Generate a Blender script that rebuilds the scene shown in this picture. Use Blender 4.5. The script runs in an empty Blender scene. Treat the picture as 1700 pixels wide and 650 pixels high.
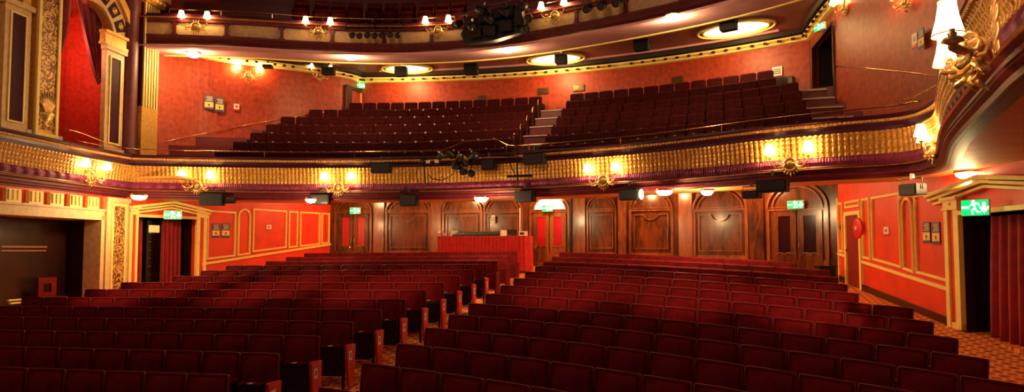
import bpy, bmesh, math, random
from mathutils import Vector, Matrix
random.seed(7)
PI = math.pi
# ------------------------------------------------------------------ camera model (eye at the world origin, room axis = +Y)
FOC, HOR = 1100.0, 413.0
PITCH, YAW = math.radians(3.0), math.radians(16.5)
SHIFT = (HOR - 325) - FOC * math.tan(PITCH)
def ray(px, py):
    u = (px - 850) / FOC; v = -(py - 325 - SHIFT) / FOC
    r = (u, v * math.cos(PITCH) + math.sin(PITCH), math.cos(PITCH) - v * math.sin(PITCH))
    c, s = math.cos(YAW), math.sin(YAW)
    return Vector((r[0] * c - r[2] * s, r[0] * s + r[2] * c, r[1]))
def at_z(px, py, z):
    d = ray(px, py); return d * (z / d.z)
def at_y(px, py, y):
    d = ray(px, py); return d * (y / d.y)
def project(p):
    c, s = math.cos(YAW), math.sin(YAW)
    X = p[0] * c + p[1] * s; D = -p[0] * s + p[1] * c; Z = p[2]
    up = Z * math.cos(PITCH) - D * math.sin(PITCH); fw = D * math.cos(PITCH) + Z * math.sin(PITCH)
    return 850 + FOC * X / fw, 325 + SHIFT - FOC * up / fw, D
def floor_z(y): return -3.168 + 0.115 * y

C = bpy.context.scene.collection
# ------------------------------------------------------------------ mesh builder
class MB:
    def __init__(s, T=None): s.v = []; s.f = []; s.uv = {}; s.T = T
    def add(s, vs, fs):
        b = len(s.v)
        for p in vs:
            p = Vector(p); s.v.append(s.T @ p if s.T is not None else p)
        s.f += [tuple(b + i for i in f) for f in fs]
    def box(s, x0, x1, y0, y1, z0, z1):
        s.add([(x0,y0,z0),(x1,y0,z0),(x1,y1,z0),(x0,y1,z0),(x0,y0,z1),(x1,y0,z1),(x1,y1,z1),(x0,y1,z1)],
              [(0,3,2,1),(4,5,6,7),(0,1,5,4),(1,2,6,5),(2,3,7,6),(3,0,4,7)])
    def prism(s, pts, y0, y1):          # polygon in (x,z), extruded along y
        n = len(pts)
        s.add([(p[0], y0, p[1]) for p in pts] + [(p[0], y1, p[1]) for p in pts],
              [tuple(range(n)), tuple(range(2*n-1, n-1, -1))] + [(i, i+n, (i+1) % n + n, (i+1) % n) for i in range(n)])
    def ring(s, out, inn, y0, y1):
        n = len(out)
        vs = [(p[0], y, p[1]) for y in (y0, y1) for L in (out, inn) for p in L]
        fs = []
        for i in range(n):
            j = (i + 1) % n
            fs += [(i, j, n+j, n+i), (2*n+i, 3*n+i, 3*n+j, 2*n+j), (i, 2*n+i, 2*n+j, j), (n+i, n+j, 3*n+j, 3*n+i)]
        s.add(vs, fs)
    def frame(s, pts, w, y0, y1): s.ring(pts, inset(pts, w), y0, y1)
    def strip(s, pts, w, y0, y1):       # open moulding strip along (x,z) points
        L = offset_open(pts, w / 2); R = offset_open(pts, -w / 2)
        for i in range(len(pts) - 1): s.prism([L[i], L[i+1], R[i+1], R[i]], y0, y1)
    def tube(s, pts, r, n=6, closed=False):
        pts = [Vector(p) for p in pts]; m = len(pts); rings = []
        for i, p in enumerate(pts):
            if closed: t = pts[(i+1) % m] - pts[i-1]
            else: t = pts[min(i+1, m-1)] - pts[max(i-1, 0)]
            t.normalize()
            a = Vector((0,0,1)) if abs(t.z) < 0.9 else Vector((1,0,0))
            b = t.cross(a).normalized(); c = b.cross(t)
            rr = r[i] if isinstance(r, (list, tuple)) else r
            rings.append([p + (b * math.cos(2*PI*k/n) + c * math.sin(2*PI*k/n)) * rr for k in range(n)])
        vs = [q for R in rings for q in R]; fs = []
        for i in range(m if closed else m - 1):
            for k in range(n):
                a0 = i*n+k; a1 = i*n+(k+1) % n; b0 = ((i+1) % m)*n+k; b1 = ((i+1) % m)*n+(k+1) % n
                fs.append((a0, b0, b1, a1))
        if not closed: fs += [tuple(range(n)), tuple(range(m*n-1, (m-1)*n-1, -1))]
        s.add(vs, fs)
    def lathe(s, prof, c=(0,0,0), n=14, axis='z', sx=1, sy=1):
        vs = []; m = len(prof)
        for r, h in prof:
            for k in range(n):
                a = 2*PI*k/n; x, y = r*math.cos(a)*sx, r*math.sin(a)*sy
                p = (x, y, h) if axis == 'z' else ((x, h, y) if axis == 'y' else (h, x, y))
                vs.append((c[0]+p[0], c[1]+p[1], c[2]+p[2]))
        fs = [(i*n+k, i*n+(k+1) % n, (i+1)*n+(k+1) % n, (i+1)*n+k) for i in range(m-1) for k in range(n)]
        if prof[0][0] > 1e-4: fs.append(tuple(range(n-1, -1, -1)))
        if prof[-1][0] > 1e-4: fs.append(tuple(range((m-1)*n, m*n)))
        s.add(vs, fs)
    def ball(s, c, r, sx=1, sy=1, sz=1, n=10, m=6):
        s.lathe([(max(r*math.sin(PI*i/m), 1e-5), -r*sz*math.cos(PI*i/m)) for i in range(m+1)], c, n, 'z', sx, sy)
    def sweep(s, path, prof, close=True, wave=None, uv=True):
        """path: [(x,y,nx,ny,s)], prof: [(out,z)]"""
        n = len(prof); vs = []
        for (x, y, nx, ny, sl) in path:
            for j, (o, z) in enumerate(prof):
                if wave: o = o + wave(sl, j, z)
                vs.append((x + nx*o, y + ny*o, z))
        fs = []; nn = n if close else n - 1
        for i in range(len(path)-1):
            for j in range(nn):
                k = (j+1) % n; fs.append((i*n+j, i*n+k, (i+1)*n+k, (i+1)*n+j))
        if close: fs += [tuple(range(n)), tuple(range(len(path)*n-1, (len(path)-1)*n-1, -1))]
        s.add(vs, fs)
    def build(s, name, mat, parent=None, smooth=False, bevel=0, loc=None):
        me = bpy.data.meshes.new(name); me.from_pydata([tuple(p) for p in s.v], [], s.f)
        bm = bmesh.new(); bm.from_mesh(me); bmesh.ops.recalc_face_normals(bm, faces=bm.faces)
        if bevel:
            bmesh.ops.remove_doubles(bm, verts=bm.verts, dist=1e-5)
            es = [e for e in bm.edges if len(e.link_faces) == 2 and e.calc_face_angle(0) > 0.6]
            bmesh.ops.bevel(bm, geom=es, offset=bevel, segments=2, affect='EDGES', clamp_overlap=True)
        bm.to_mesh(me); bm.free()
        if smooth: me.polygons.foreach_set('use_smooth', [True]*len(me.polygons))
        me.materials.append(mat)
        o = bpy.data.objects.new(name, me); C.objects.link(o)
        if parent is not None: o.parent = parent
        if loc is not None: o.location = loc
        return o
def inset(pts, w):                       # inner offset of a closed polygon (either orientation)
    n = len(pts); A = sum(pts[i][0]*pts[(i+1) % n][1] - pts[(i+1) % n][0]*pts[i][1] for i in range(n))
    sg = 1 if A > 0 else -1; out = []
    for i in range(n):
        p0, p, p1 = Vector(pts[i-1]), Vector(pts[i]), Vector(pts[(i+1) % n])
        a = (p - p0).normalized(); b = (p1 - p).normalized()
        na = Vector((-a.y, a.x))*sg; nb = Vector((-b.y, b.x))*sg
        m = na + nb; m = m / max(m.dot(na), 0.3) if m.length > 1e-6 else na
        out.append(tuple(p + m*w))
    return out
def offset_open(pts, w):
    out = []; n = len(pts)
    for i in range(n):
        p = Vector(pts[i][:2]); a = (p - Vector(pts[i-1][:2])).normalized() if i else None
        b = (Vector(pts[i+1][:2]) - p).normalized() if i < n-1 else None
        if a is None: a = b
        if b is None: b = a
        na = Vector((-a.y, a.x)); nb = Vector((-b.y, b.x)); m = na + nb; m = m / m.dot(na)
        out.append(tuple(p + m*w))
    return out
def catmull(P, step):
    P = [Vector((p[0], p[1])) for p in P]; Q = [2*P[0]-P[1]] + P + [2*P[-1]-P[-2]]; dense = []
    for i in range(1, len(Q)-2):
        for k in range(24):
            t = k/24; a, b, c, d = Q[i-1], Q[i], Q[i+1], Q[i+2]
            dense.append(0.5*((2*b)+(c-a)*t+(2*a-5*b+4*c-d)*t*t+(3*b-a-3*c+d)*t**3))
    dense.append(P[-1])
    L = [0]
    for i in range(1, len(dense)): L.append(L[-1] + (dense[i]-dense[i-1]).length)
    n = max(2, int(round(L[-1]/step))); out = []; j = 0
    for k in range(n+1):
        s = L[-1]*k/n
        while j < len(L)-2 and L[j+1] < s: j += 1
        t = (s-L[j])/max(L[j+1]-L[j], 1e-9); out.append(dense[j].lerp(dense[j+1], t))
    return out
def mkpath(pts2):                        # adds normals (to the stage side) and arc length
    out = []; s = 0; n = len(pts2)
    for i, p in enumerate(pts2):
        if i: s += (p - pts2[i-1]).length
        a = (p - pts2[i-1]).normalized() if i else (pts2[1]-p).normalized()
        b = (pts2[i+1]-p).normalized() if i < n-1 else a
        na = Vector((a.y, -a.x)); nb = Vector((b.y, -b.x)); m = na+nb; m = m/max(m.dot(na), .5)
        out.append((p.x, p.y, m.x, m.y, s))
    return out
def off(path, d):                        # shift a path outward by d
    return mkpath([Vector((p[0]+p[2]*d, p[1]+p[3]*d)) for p in path])
def near_px(path, px, z=1.9):            # path sample that projects nearest to the column px
    return min(path, key=lambda p: abs(project((p[0], p[1], z))[0] - px) if project((p[0], p[1], z))[2] > .5 else 1e9)
def at_out(p, o, z): return Vector((p[0]+p[2]*o, p[1]+p[3]*o, z))
class Wall:
    def __init__(s, A, B):
        s.A = Vector((A[0], A[1], 0)); d = Vector((B[0]-A[0], B[1]-A[1], 0)); s.L = d.length; s.t = d.normalized()
        n = Vector((s.t.y, -s.t.x, 0)); 
        if (Vector((-6, 8, 0)) - s.A).dot(n) < 0: n = -n
        s.n = n
        s.T = Matrix(((s.t.x, n.x, 0, s.A.x), (s.t.y, n.y, 0, s.A.y), (0, 0, 1, 0), (0, 0, 0, 1)))
    def uv(s, px, py, o=0):
        d = ray(px, py); t = (s.A.dot(s.n)+o) / d.dot(s.n); p = d*t - s.A
        return (p.dot(s.t), p.z)
    def u(s, px): return s.uv(px, HOR)[0]
    def P(s, u, z, o=0): return s.T @ Vector((u, o, z))
    def fz(s, u): return floor_z(s.P(u, 0).y)
    def mb(s): return MB(s.T)
    def rot(s):                          # yaw that turns a local -Y front to face the room
        return math.atan2(-s.n.x, s.n.y) + PI
def tag(o, label=None, cat=None, group=None, kind=None):
    if label: o['label'] = label
    if cat: o['category'] = cat
    if group: o['group'] = group
    if kind: o['kind'] = kind
    return o
def struct(o): o['kind'] = 'structure'; return o
def empty(name, loc=(0,0,0), rz=0):
    o = bpy.data.objects.new(name, None); C.objects.link(o); o.location = loc; o.rotation_euler = (0, 0, rz)
    o.empty_display_size = .1
    return o
KIDS = {}
def kids(o):
    return [c for c in o.children]
def copy_tree(o, parent=None):
    c = o.copy(); C.objects.link(c); c.parent = parent
    for ch in list(o.children): copy_tree(ch, c)
    return c
def point(name, loc, power, col=(1, .62, .28), r=.06, parent=None):
    l = bpy.data.lights.new(name, 'POINT'); l.energy = power; l.color = col; l.shadow_soft_size = r
    o = bpy.data.objects.new(name, l); C.objects.link(o); o.location = loc
    if parent is not None: o.parent = parent
    return o
ORD = ['zeroth','first','second','third','fourth','fifth','sixth','seventh','eighth','ninth','tenth','eleventh','twelfth','thirteenth','fourteenth','fifteenth','sixteenth','seventeenth','eighteenth','nineteenth','twentieth']
def words_n(n):
    if n <= 20: return ORD[n]
    t, u = divmod(n, 10)
    if u == 0: return {3: 'thirtieth', 4: 'fortieth'}[t]
    return {2: 'twenty-', 3: 'thirty-', 4: 'forty-'}[t] + ORD[u]
def text_mesh(name, body, size, m, depth=.002, parent=None, align='CENTER'):
    t = bpy.data.curves.new(name, 'FONT'); t.body = body; t.size = size; t.align_x = align; t.align_y = 'CENTER'; t.extrude = depth; t.resolution_u = 2
    to = bpy.data.objects.new('temporary', t); C.objects.link(to); bpy.context.view_layer.update()
    me = bpy.data.meshes.new_from_object(to.evaluated_get(bpy.context.evaluated_depsgraph_get())); bpy.data.objects.remove(to); bpy.data.curves.remove(t)
    me.name = name; me.materials.clear(); me.materials.append(m)
    o = bpy.data.objects.new(name, me); C.objects.link(o); o.parent = parent
    return o
# ------------------------------------------------------------------ materials
def nd(nt, t, **k):
    n = nt.nodes.new(t)
    for a, v in k.items():
        if a in ('operation', 'blend_type', 'data_type', 'feature', 'wave_type', 'bands_direction', 'voronoi_dimensions', 'noise_dimensions', 'distance'): setattr(n, a, v)
        else: n.inputs[a.replace('_', ' ')].default_value = v
    return n
def mat(name, col, rough=.5, metal=0, spec=.5, sheen=0, coat=0, emit=None, es=0, var=0, vs=8, bump=0, bs=40, coord='Object', col2=None, trans=0):
    m = bpy.data.materials.new(name); m.use_nodes = True; nt = m.node_tree; b = nt.nodes['Principled BSDF']
    c = (*col, 1)
    b.inputs['Base Color'].default_value = c; b.inputs['Roughness'].default_value = rough; b.inputs['Metallic'].default_value = metal
    b.inputs['Specular IOR Level'].default_value = spec
    b.inputs['Sheen Weight'].default_value = sheen; b.inputs['Coat Weight'].default_value = coat; b.inputs['Coat Roughness'].default_value = .12
    if trans: b.inputs['Transmission Weight'].default_value = trans
    if emit: b.inputs['Emission Color'].default_value = (*emit, 1); b.inputs['Emission Strength'].default_value = es
    if var or bump or col2:
        tc = nd(nt, 'ShaderNodeTexCoord'); no = nd(nt, 'ShaderNodeTexNoise', Scale=vs, Detail=4.0)
        nt.links.new(tc.outputs[coord], no.inputs['Vector'])
        if var or col2:
            mx = nt.nodes.new('ShaderNodeMix'); mx.data_type = 'RGBA'
            c2 = col2 or tuple(x*(1-var) for x in col)
            mx.inputs[6].default_value = (*c2, 1); mx.inputs[7].default_value = (*[min(1, x*(1+var)) for x in col], 1)
            rp = nd(nt, 'ShaderNodeMapRange'); rp.inputs['From Min'].default_value = .35; rp.inputs['From Max'].default_value = .65
            nt.links.new(no.outputs['Fac'], rp.inputs['Value']); nt.links.new(rp.outputs['Result'], mx.inputs[0]); nt.links.new(mx.outputs[2], b.inputs['Base Color'])
        if bump:
            n2 = nd(nt, 'ShaderNodeTexNoise', Scale=bs, Detail=3.0); bp = nd(nt, 'ShaderNodeBump', Strength=bump, Distance=.02)
            nt.links.new(tc.outputs[coord], n2.inputs['Vector']); nt.links.new(n2.outputs['Fac'], bp.inputs['Height']); nt.links.new(bp.outputs['Normal'], b.inputs['Normal'])
    return m
M = {}
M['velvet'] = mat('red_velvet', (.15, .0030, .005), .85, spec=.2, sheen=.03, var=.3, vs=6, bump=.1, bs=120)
M['velvet'].node_tree.nodes['Principled BSDF'].inputs['Sheen Tint'].default_value = (1, .15, .1, 1)
M['velvet_dark'] = mat('dark_circle_velvet', (.06, .0018, .003), .85, spec=.15, var=.3)
M['velvet_shaded'] = mat('shaded_back_velvet', (.095, .0024, .004), .85, spec=.15, var=.3)  # darkened to put the shade between back pads into the colour
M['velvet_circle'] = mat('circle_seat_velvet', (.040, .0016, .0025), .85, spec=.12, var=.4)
M['piping'] = mat('seat_piping', (.30, .03, .03), .5)
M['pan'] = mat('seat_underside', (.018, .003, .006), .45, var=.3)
M['endpanel'] = mat('end_panel', (.60, .025, .02), .55, var=.2)
M['iron'] = mat('black_iron', (.006, .006, .008), .35, metal=.3)
M['black'] = mat('black_equipment', (.003, .0035, .005), .55)
M['lens'] = mat('lens', (.05, .05, .06), .1, coat=.6)
M['white'] = mat('white_plastic', (.8, .76, .7), .4)
M['steel'] = mat('steel', (.5, .5, .5), .25, metal=1)
M['brass'] = mat('brass', (.75, .42, .16), .22, metal=1)
M['gilt'] = mat('gilt', (.85, .58, .22), .35, metal=.65, var=.2, vs=20)
M['gold'] = mat('gold_relief', (.70, .38, .08), .42, metal=.35, var=.3, vs=30, bump=.3, bs=60)
M['goldground'] = mat('dull_gold_ground', (.40, .19, .035), .6, var=.3, vs=20)
M['cream'] = mat('cream_moulding', (.95, .74, .22), .5, var=.05)
M['creamwall'] = mat('cream_paint', (.68, .46, .22), .5, var=.12)
M['red'] = mat('stalls_wall_red', (.78, .045, .005), .5, var=.1, vs=2)
M['purple'] = mat('purple_fascia', (.07, .008, .045), .4, var=.2)
M['purple2'] = mat('purple_panel', (.05, .004, .022), .6, spec=.15, var=.2)
M['maroon'] = mat('maroon_moulding', (.12, .009, .016), .5, var=.2)
M['rib'] = mat('ribbed_purple', (.20, .012, .08), .6, var=.2)
M['soffit'] = mat('pink_soffit', (.74, .39, .44), .6, var=.06, vs=2)
M['ceil'] = mat('circle_ceiling', (.28, .09, .075), .6, var=.08, vs=2)
M['ceil2'] = mat('under_circle_ceiling', (.70, .32, .10), .6, var=.08, vs=2)
M['curtain'] = mat('curtain_red', (.34, .005, .014), .7, sheen=.25, var=.2, vs=5)
M['drape'] = mat('drape_crimson', (.22, .006, .02), .6, sheen=.3, var=.3, vs=4)
M['cloth'] = mat('table_cloth', (.62, .012, .008), .65, sheen=.2, var=.15)
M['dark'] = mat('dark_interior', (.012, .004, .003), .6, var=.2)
M['shade'] = mat('lamp_shade', (.9, .7, .4), .6, emit=(1, .66, .30), es=9)
M['globe'] = mat('lit_globe', (1, .9, .7), .3, emit=(1, .72, .38), es=26)
M['dome'] = mat('dome_glow', (.9, .75, .5), .5, emit=(1, .78, .42), es=2.6)
M['lunette'] = mat('lit_lunette', (.9, .75, .55), .5, emit=(1, .70, .36), es=2.2)
M['green'] = mat('exit_green', (.0, .35, .08), .4, emit=(.0, .75, .12), es=1.4)
M['glow'] = mat('exit_white', (.9, 1, .9), .4, emit=(.75, 1, .8), es=3)
M['redglass'] = mat('red_window', (.5, .01, .02), .2, coat=.6)
M['darkglass'] = mat('dark_window', (.03, .004, .006), .1, coat=.8)
M['navy'] = mat('notice_blue', (.05, .06, .16), .5, var=.5, vs=60)
M['orange'] = mat('notice_orange', (.95, .60, .14), .5, var=.25, vs=40)
M['redsign'] = mat('red_enamel', (.7, .02, .02), .35)
M['step'] = mat('white_nosing', (.65, .55, .48), .5)
M['mirror'] = mat('mirror_white', (.75, .72, .68), .15, coat=.5)
M['plate'] = mat('bronze_plate', (.10, .055, .03), .35, metal=.5, var=.3, vs=60)
def wood(name, c1, c2, rough=.22, coat=.5):
    m = bpy.data.materials.new(name); m.use_nodes = True; nt = m.node_tree; b = nt.nodes['Principled BSDF']
    tc = nd(nt, 'ShaderNodeTexCoord'); mp = nd(nt, 'ShaderNodeMapping'); mp.inputs['Scale'].default_value = (1, 1, .25)
    n1 = nd(nt, 'ShaderNodeTexNoise', Scale=5.0, Detail=6.0, Distortion=1.4); n2 = nd(nt, 'ShaderNodeTexNoise', Scale=1.3, Detail=2.0)
    nt.links.new(tc.outputs['Object'], mp.inputs['Vector']); nt.links.new(mp.outputs[0], n1.inputs['Vector']); nt.links.new(mp.outputs[0], n2.inputs['Vector'])
    ad = nd(nt, 'ShaderNodeMath', operation='ADD'); nt.links.new(n1.outputs['Fac'], ad.inputs[0]); nt.links.new(n2.outputs['Fac'], ad.inputs[1])
    rp = nd(nt, 'ShaderNodeValToRGB'); rp.color_ramp.elements[0].position = .38; rp.color_ramp.elements[1].position = .62
    rp.color_ramp.elements[0].color = (*c1, 1); rp.color_ramp.elements[1].color = (*c2, 1)
    hf = nd(nt, 'ShaderNodeMath', operation='MULTIPLY'); hf.inputs[1].default_value = .5
    nt.links.new(ad.outputs[0], hf.inputs[0]); nt.links.new(hf.outputs[0], rp.inputs['Fac']); nt.links.new(rp.outputs[0], b.inputs['Base Color'])
    b.inputs['Roughness'].default_value = rough; b.inputs['Coat Weight'].default_value = coat*.6; b.inputs['Coat Roughness'].default_value = .12
    return m
M['wood'] = wood('mahogany', (.045, .009, .002), (.19, .05, .010))
M['wood2'] = wood('light_mahogany', (.12, .03, .006), (.34, .10, .020), .25)
M['darkwood'] = wood('dark_wood', (.012, .003, .002), (.035, .008, .004), .3, .4)
def wallpaper():
    m = bpy.data.materials.new('damask_wallpaper'); m.use_nodes = True; nt = m.node_tree; b = nt.nodes['Principled BSDF']
    tc = nd(nt, 'ShaderNodeTexCoord'); sx = nd(nt, 'ShaderNodeSeparateXYZ'); nt.links.new(tc.outputs['Object'], sx.inputs[0])
    def math_(op, a, bb):
        n = nd(nt, 'ShaderNodeMath', operation=op)
        for i, v in enumerate((a, bb)):
            if v is None: continue
            if isinstance(v, (int, float)): n.inputs[i].default_value = v
            else: nt.links.new(v, n.inputs[i])
        return n.outputs[0]
    h = math_('ADD', sx.outputs['X'], math_('MULTIPLY', sx.outputs['Y'], .8))
    u = math_('MULTIPLY', h, 19.0); v = math_('MULTIPLY', sx.outputs['Z'], 13.0)
    p = math_('MULTIPLY', math_('SINE', math_('ADD', u, v), None), math_('SINE', math_('SUBTRACT', u, v), None))
    no = nd(nt, 'ShaderNodeTexNoise', Scale=7.0, Detail=4.0); nt.links.new(tc.outputs['Object'], no.inputs['Vector'])
    q = math_('ADD', math_('MULTIPLY', p, .05), no.outputs['Fac'])
    rp = nd(nt, 'ShaderNodeValToRGB'); rp.color_ramp.elements[0].position = .3; rp.color_ramp.elements[1].position = .75
    rp.color_ramp.elements[0].color = (.24, .016, .003, 1); rp.color_ramp.elements[1].color = (.44, .048, .007, 1)
    nt.links.new(q, rp.inputs['Fac']); nt.links.new(rp.outputs[0], b.inputs['Base Color']); b.inputs['Roughness'].default_value = .45
    return m
M['paper'] = wallpaper()
def carpet():
    m = bpy.data.materials.new('patterned_carpet'); m.use_nodes = True; nt = m.node_tree; b = nt.nodes['Principled BSDF']
    tc = nd(nt, 'ShaderNodeTexCoord'); mp = nd(nt, 'ShaderNodeMapping'); mp.inputs['Scale'].default_value = (3.4, 4.2, 1)
    nt.links.new(tc.outputs['Object'], mp.inputs['Vector'])
    def ringfac(offs, lo, hi):
        ad = nd(nt, 'ShaderNodeVectorMath', operation='ADD'); ad.inputs[1].default_value = offs; nt.links.new(mp.outputs[0], ad.inputs[0])
        fr = nd(nt, 'ShaderNodeVectorMath', operation='FRACTION'); nt.links.new(ad.outputs[0], fr.inputs[0])
        sb = nd(nt, 'ShaderNodeVectorMath', operation='SUBTRACT'); sb.inputs[1].default_value = (.5, .5, 0); nt.links.new(fr.outputs[0], sb.inputs[0])
        mu = nd(nt, 'ShaderNodeVectorMath', operation='MULTIPLY'); mu.inputs[1].default_value = (1, 1, 0); nt.links.new(sb.outputs[0], mu.inputs[0])
        ln = nd(nt, 'ShaderNodeVectorMath', operation='LENGTH'); nt.links.new(mu.outputs[0], ln.inputs[0])
        g = nd(nt, 'ShaderNodeMath', operation='GREATER_THAN'); g.inputs[1].default_value = lo; nt.links.new(ln.outputs['Value'], g.inputs[0])
        l = nd(nt, 'ShaderNodeMath', operation='LESS_THAN'); l.inputs[1].default_value = hi; nt.links.new(ln.outputs['Value'], l.inputs[0])
        x = nd(nt, 'ShaderNodeMath', operation='MULTIPLY'); nt.links.new(g.outputs[0], x.inputs[0]); nt.links.new(l.outputs[0], x.inputs[1])
        return x.outputs[0]
    col = None
    def mixc(fac, a, bcol):
        mx = nt.nodes.new('ShaderNodeMix'); mx.data_type = 'RGBA'; nt.links.new(fac, mx.inputs[0])
        if isinstance(a, tuple): mx.inputs[6].default_value = a
        else: nt.links.new(a, mx.inputs[6])
        mx.inputs[7].default_value = bcol; return mx.outputs[2]
    c = mixc(ringfac((0, 0, 0), .24, .42), (.50, .03, .010, 1), (.90, .36, .05, 1))
    c = mixc(ringfac((.5, .5, 0), .24, .42), c, (.85, .28, .04, 1))
    c = mixc(ringfac((0, 0, 0), -1, .10), c, (.62, .16, .03, 1))
    c = mixc(ringfac((.5, .5, 0), -1, .10), c, (.16, .03, .02, 1))
    nt.links.new(c, b.inputs['Base Color']); b.inputs['Roughness'].default_value = .9
    return m
M['carpet'] = carpet()
def relief():                            # gilded scrolling leaf relief on a dark red ground
    m = bpy.data.materials.new('gilded_scroll_relief'); m.use_nodes = True; nt = m.node_tree; b = nt.nodes['Principled BSDF']
    tc = nd(nt, 'ShaderNodeTexCoord'); no = nd(nt, 'ShaderNodeTexNoise', Scale=6.0, Detail=3.0, Distortion=3.2)
    nt.links.new(tc.outputs['Object'], no.inputs['Vector'])
    rp = nd(nt, 'ShaderNodeValToRGB'); rp.color_ramp.elements[0].position = .47; rp.color_ramp.elements[1].position = .53
    rp.color_ramp.elements[0].color = (.14, .02, .01, 1); rp.color_ramp.elements[1].color = (.72, .42, .10, 1)
    bp = nd(nt, 'ShaderNodeBump', Strength=.8, Distance=.03); nt.links.new(rp.outputs[0], bp.inputs['Height']); nt.links.new(bp.outputs[0], b.inputs['Normal'])
    nt.links.new(no.outputs['Fac'], rp.inputs['Fac']); nt.links.new(rp.outputs[0], b.inputs['Base Color']); b.inputs['Roughness'].default_value = .4
    b.inputs['Metallic'].default_value = .2
    return m
M['relief'] = relief()
SPOT=7000; FILL=700  # strength of the added row spots and stalls fill
# ------------------------------------------------------------------ setting: floor
mb = MB()
ys = [2.5 + .5*i for i in range(44)]
vs = []; fs = []
for y in ys: vs += [(-19, y, floor_z(y)), (6.5, y, floor_z(y))]
for i in range(len(ys)-1): fs.append((2*i, 2*i+1, 2*i+3, 2*i+2))
mb.add(vs, fs); b0 = len(vs)
mb.add([(-19, 2.5, floor_z(2.5)), (6.5, 2.5, floor_z(2.5)), (6.5, 24, floor_z(24)), (-19, 24, floor_z(24)), (-19, 2.5, -3.5), (6.5, 2.5, -3.5), (6.5, 24, -3.5), (-19, 24, -3.5)],
       [(0, 1, 5, 4), (1, 2, 6, 5), (2, 3, 7, 6), (3, 0, 4, 7), (4, 5, 6, 7)])
struct(mb.build('floor', M['carpet']))
# ------------------------------------------------------------------ paths
PL = catmull([(-14.2, 7.2), (-14.55, 8.8), (-14.98, 10.74), (-15.35, 12.5), (-15.62, 13.9), (-15.74, 14.93)], .0275)
PC = catmull([(-15.74, 14.93), (-14.24, 15.70), (-12.58, 16.41), (-10.89, 16.98), (-8.99, 17.42), (-7.1, 17.62), (-5.19, 17.52), (-3.44, 17.2), (-1.67, 16.72), (-.19, 16.1), (1.19, 15.38), (2.46, 14.93), (3.45, 14.68), (3.85, 14.35), (3.97, 13.7), (3.9, 13.0), (3.5, 11.5), (3.1, 9.9), (2.62, 7.3), (2.46, 6.35), (2.3, 4.8)], .0275)
FRONT = mkpath(PL + PC[1:])
FR4 = FRONT[::4] + [FRONT[-1]]
FR8 = FRONT[::8] + [FRONT[-1]]
# circle front: one long fascia built of its mouldings
cf = empty('circle_front', (-6, 14, 1.4)); cf['kind'] = 'structure'
def fpart(name, m, prof, path=FR4, wave=None, parent=cf, smooth=False):
    b = MB(); b.sweep(path, prof, wave=wave)
    o = b.build(name, m, parent, smooth); o.matrix_parent_inverse = Matrix.Translation(-parent.location); return o
NP_ = 14
def leafwave(s, j, z):
    if j < NP_:
        ph = (s % .11)/.11; lob = .055*abs(math.sin(PI*ph))
        return lob + .011*math.sin(2*PI*(z*11 + 1.6*abs(ph-.5)))
    return 0
gp = [(.06*(k/(NP_-1))**2, 1.90+.46*k/(NP_-1)) for k in range(NP_)] + [(-.08, 2.36), (-.08, 1.90)]
fpart('relief_ground', M['goldground'], [(.030, 1.90), (.045, 2.13), (.085, 2.35), (.02, 2.36), (-.02, 2.13), (-.02, 1.90)])
fpart('leaf_relief_band', M['gold'], gp, FRONT, leafwave)
def ribwave(s, j, z): return .022*abs(math.sin(PI*s/.06)) if j < 3 else 0
fpart('ribbed_band', M['rib'], [(.03, 1.71), (.06, 1.80), (.02, 1.90), (-.08, 1.90), (-.08, 1.71)], FRONT, ribwave)
fpart('frieze', M['purple'], [(.0, 2.36), (-.02, 2.45), (.02, 2.535), (-.1, 2.535), (-.1, 2.36)])
def beadwave(s, j, z): return .014*math.sin(2*PI*s/.0825) if j in (1, 2) else 0
fpart('bead_moulding', M['gold'], [(.02, 2.535), (.07, 2.545), (.07, 2.59), (.02, 2.60), (-.1, 2.60), (-.1, 2.535)], FRONT, beadwave)
fpart('velvet_ledge', M['purple2'], [(.06, 2.60), (.09, 2.63), (.06, 2.68), (-.28, 2.68), (-.28, 2.60)])
fpart('lower_bead', M['maroon'], [(.09, 1.66), (.11, 1.685), (.09, 1.71), (-.1, 1.71), (-.1, 1.66)])
fpart('lower_bead_line', M['gilt'], [(.105, 1.645), (.125, 1.655), (.105, 1.665), (-.05, 1.665), (-.05, 1.645)])
fpart('cornice', M['maroon'], [(-.02, 1.42), (.0, 1.47), (.06, 1.50), (.06, 1.54), (.02, 1.56), (.04, 1.61), (.09, 1.645), (-.3, 1.645), (-.3, 1.47), (-.06, 1.47), (-.06, 1.42)])
fpart('cornice_line', M['rib'], [(.065, 1.515), (.08, 1.525), (.065, 1.54), (.0, 1.54), (.0, 1.515)])
fpart('inner_face', M['maroon'], [(-.28, 1.45), (-.28, 2.62), (-.34, 2.62), (-.34, 1.45)])
struct(fpart('underside', M['ceil2'], [(-.07, 1.425), (-1.10, 1.425), (-1.10, 2.05), (-1.02, 2.05), (-1.02, 1.46), (-.07, 1.46)], mkpath([Vector((p[0], p[1])) for p in FR4 if p[1] > 14.6 and -15.6 < p[0] < 3.6])))
struct(fpart('underside_lip', M['maroon'], [(-.07, 1.425), (-.22, 1.425), (-.22, 1.46), (-.07, 1.46)], mkpath([Vector((p[0], p[1])) for p in FR4 if p[1] <= 14.6 and p[0] > 0])))
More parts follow.
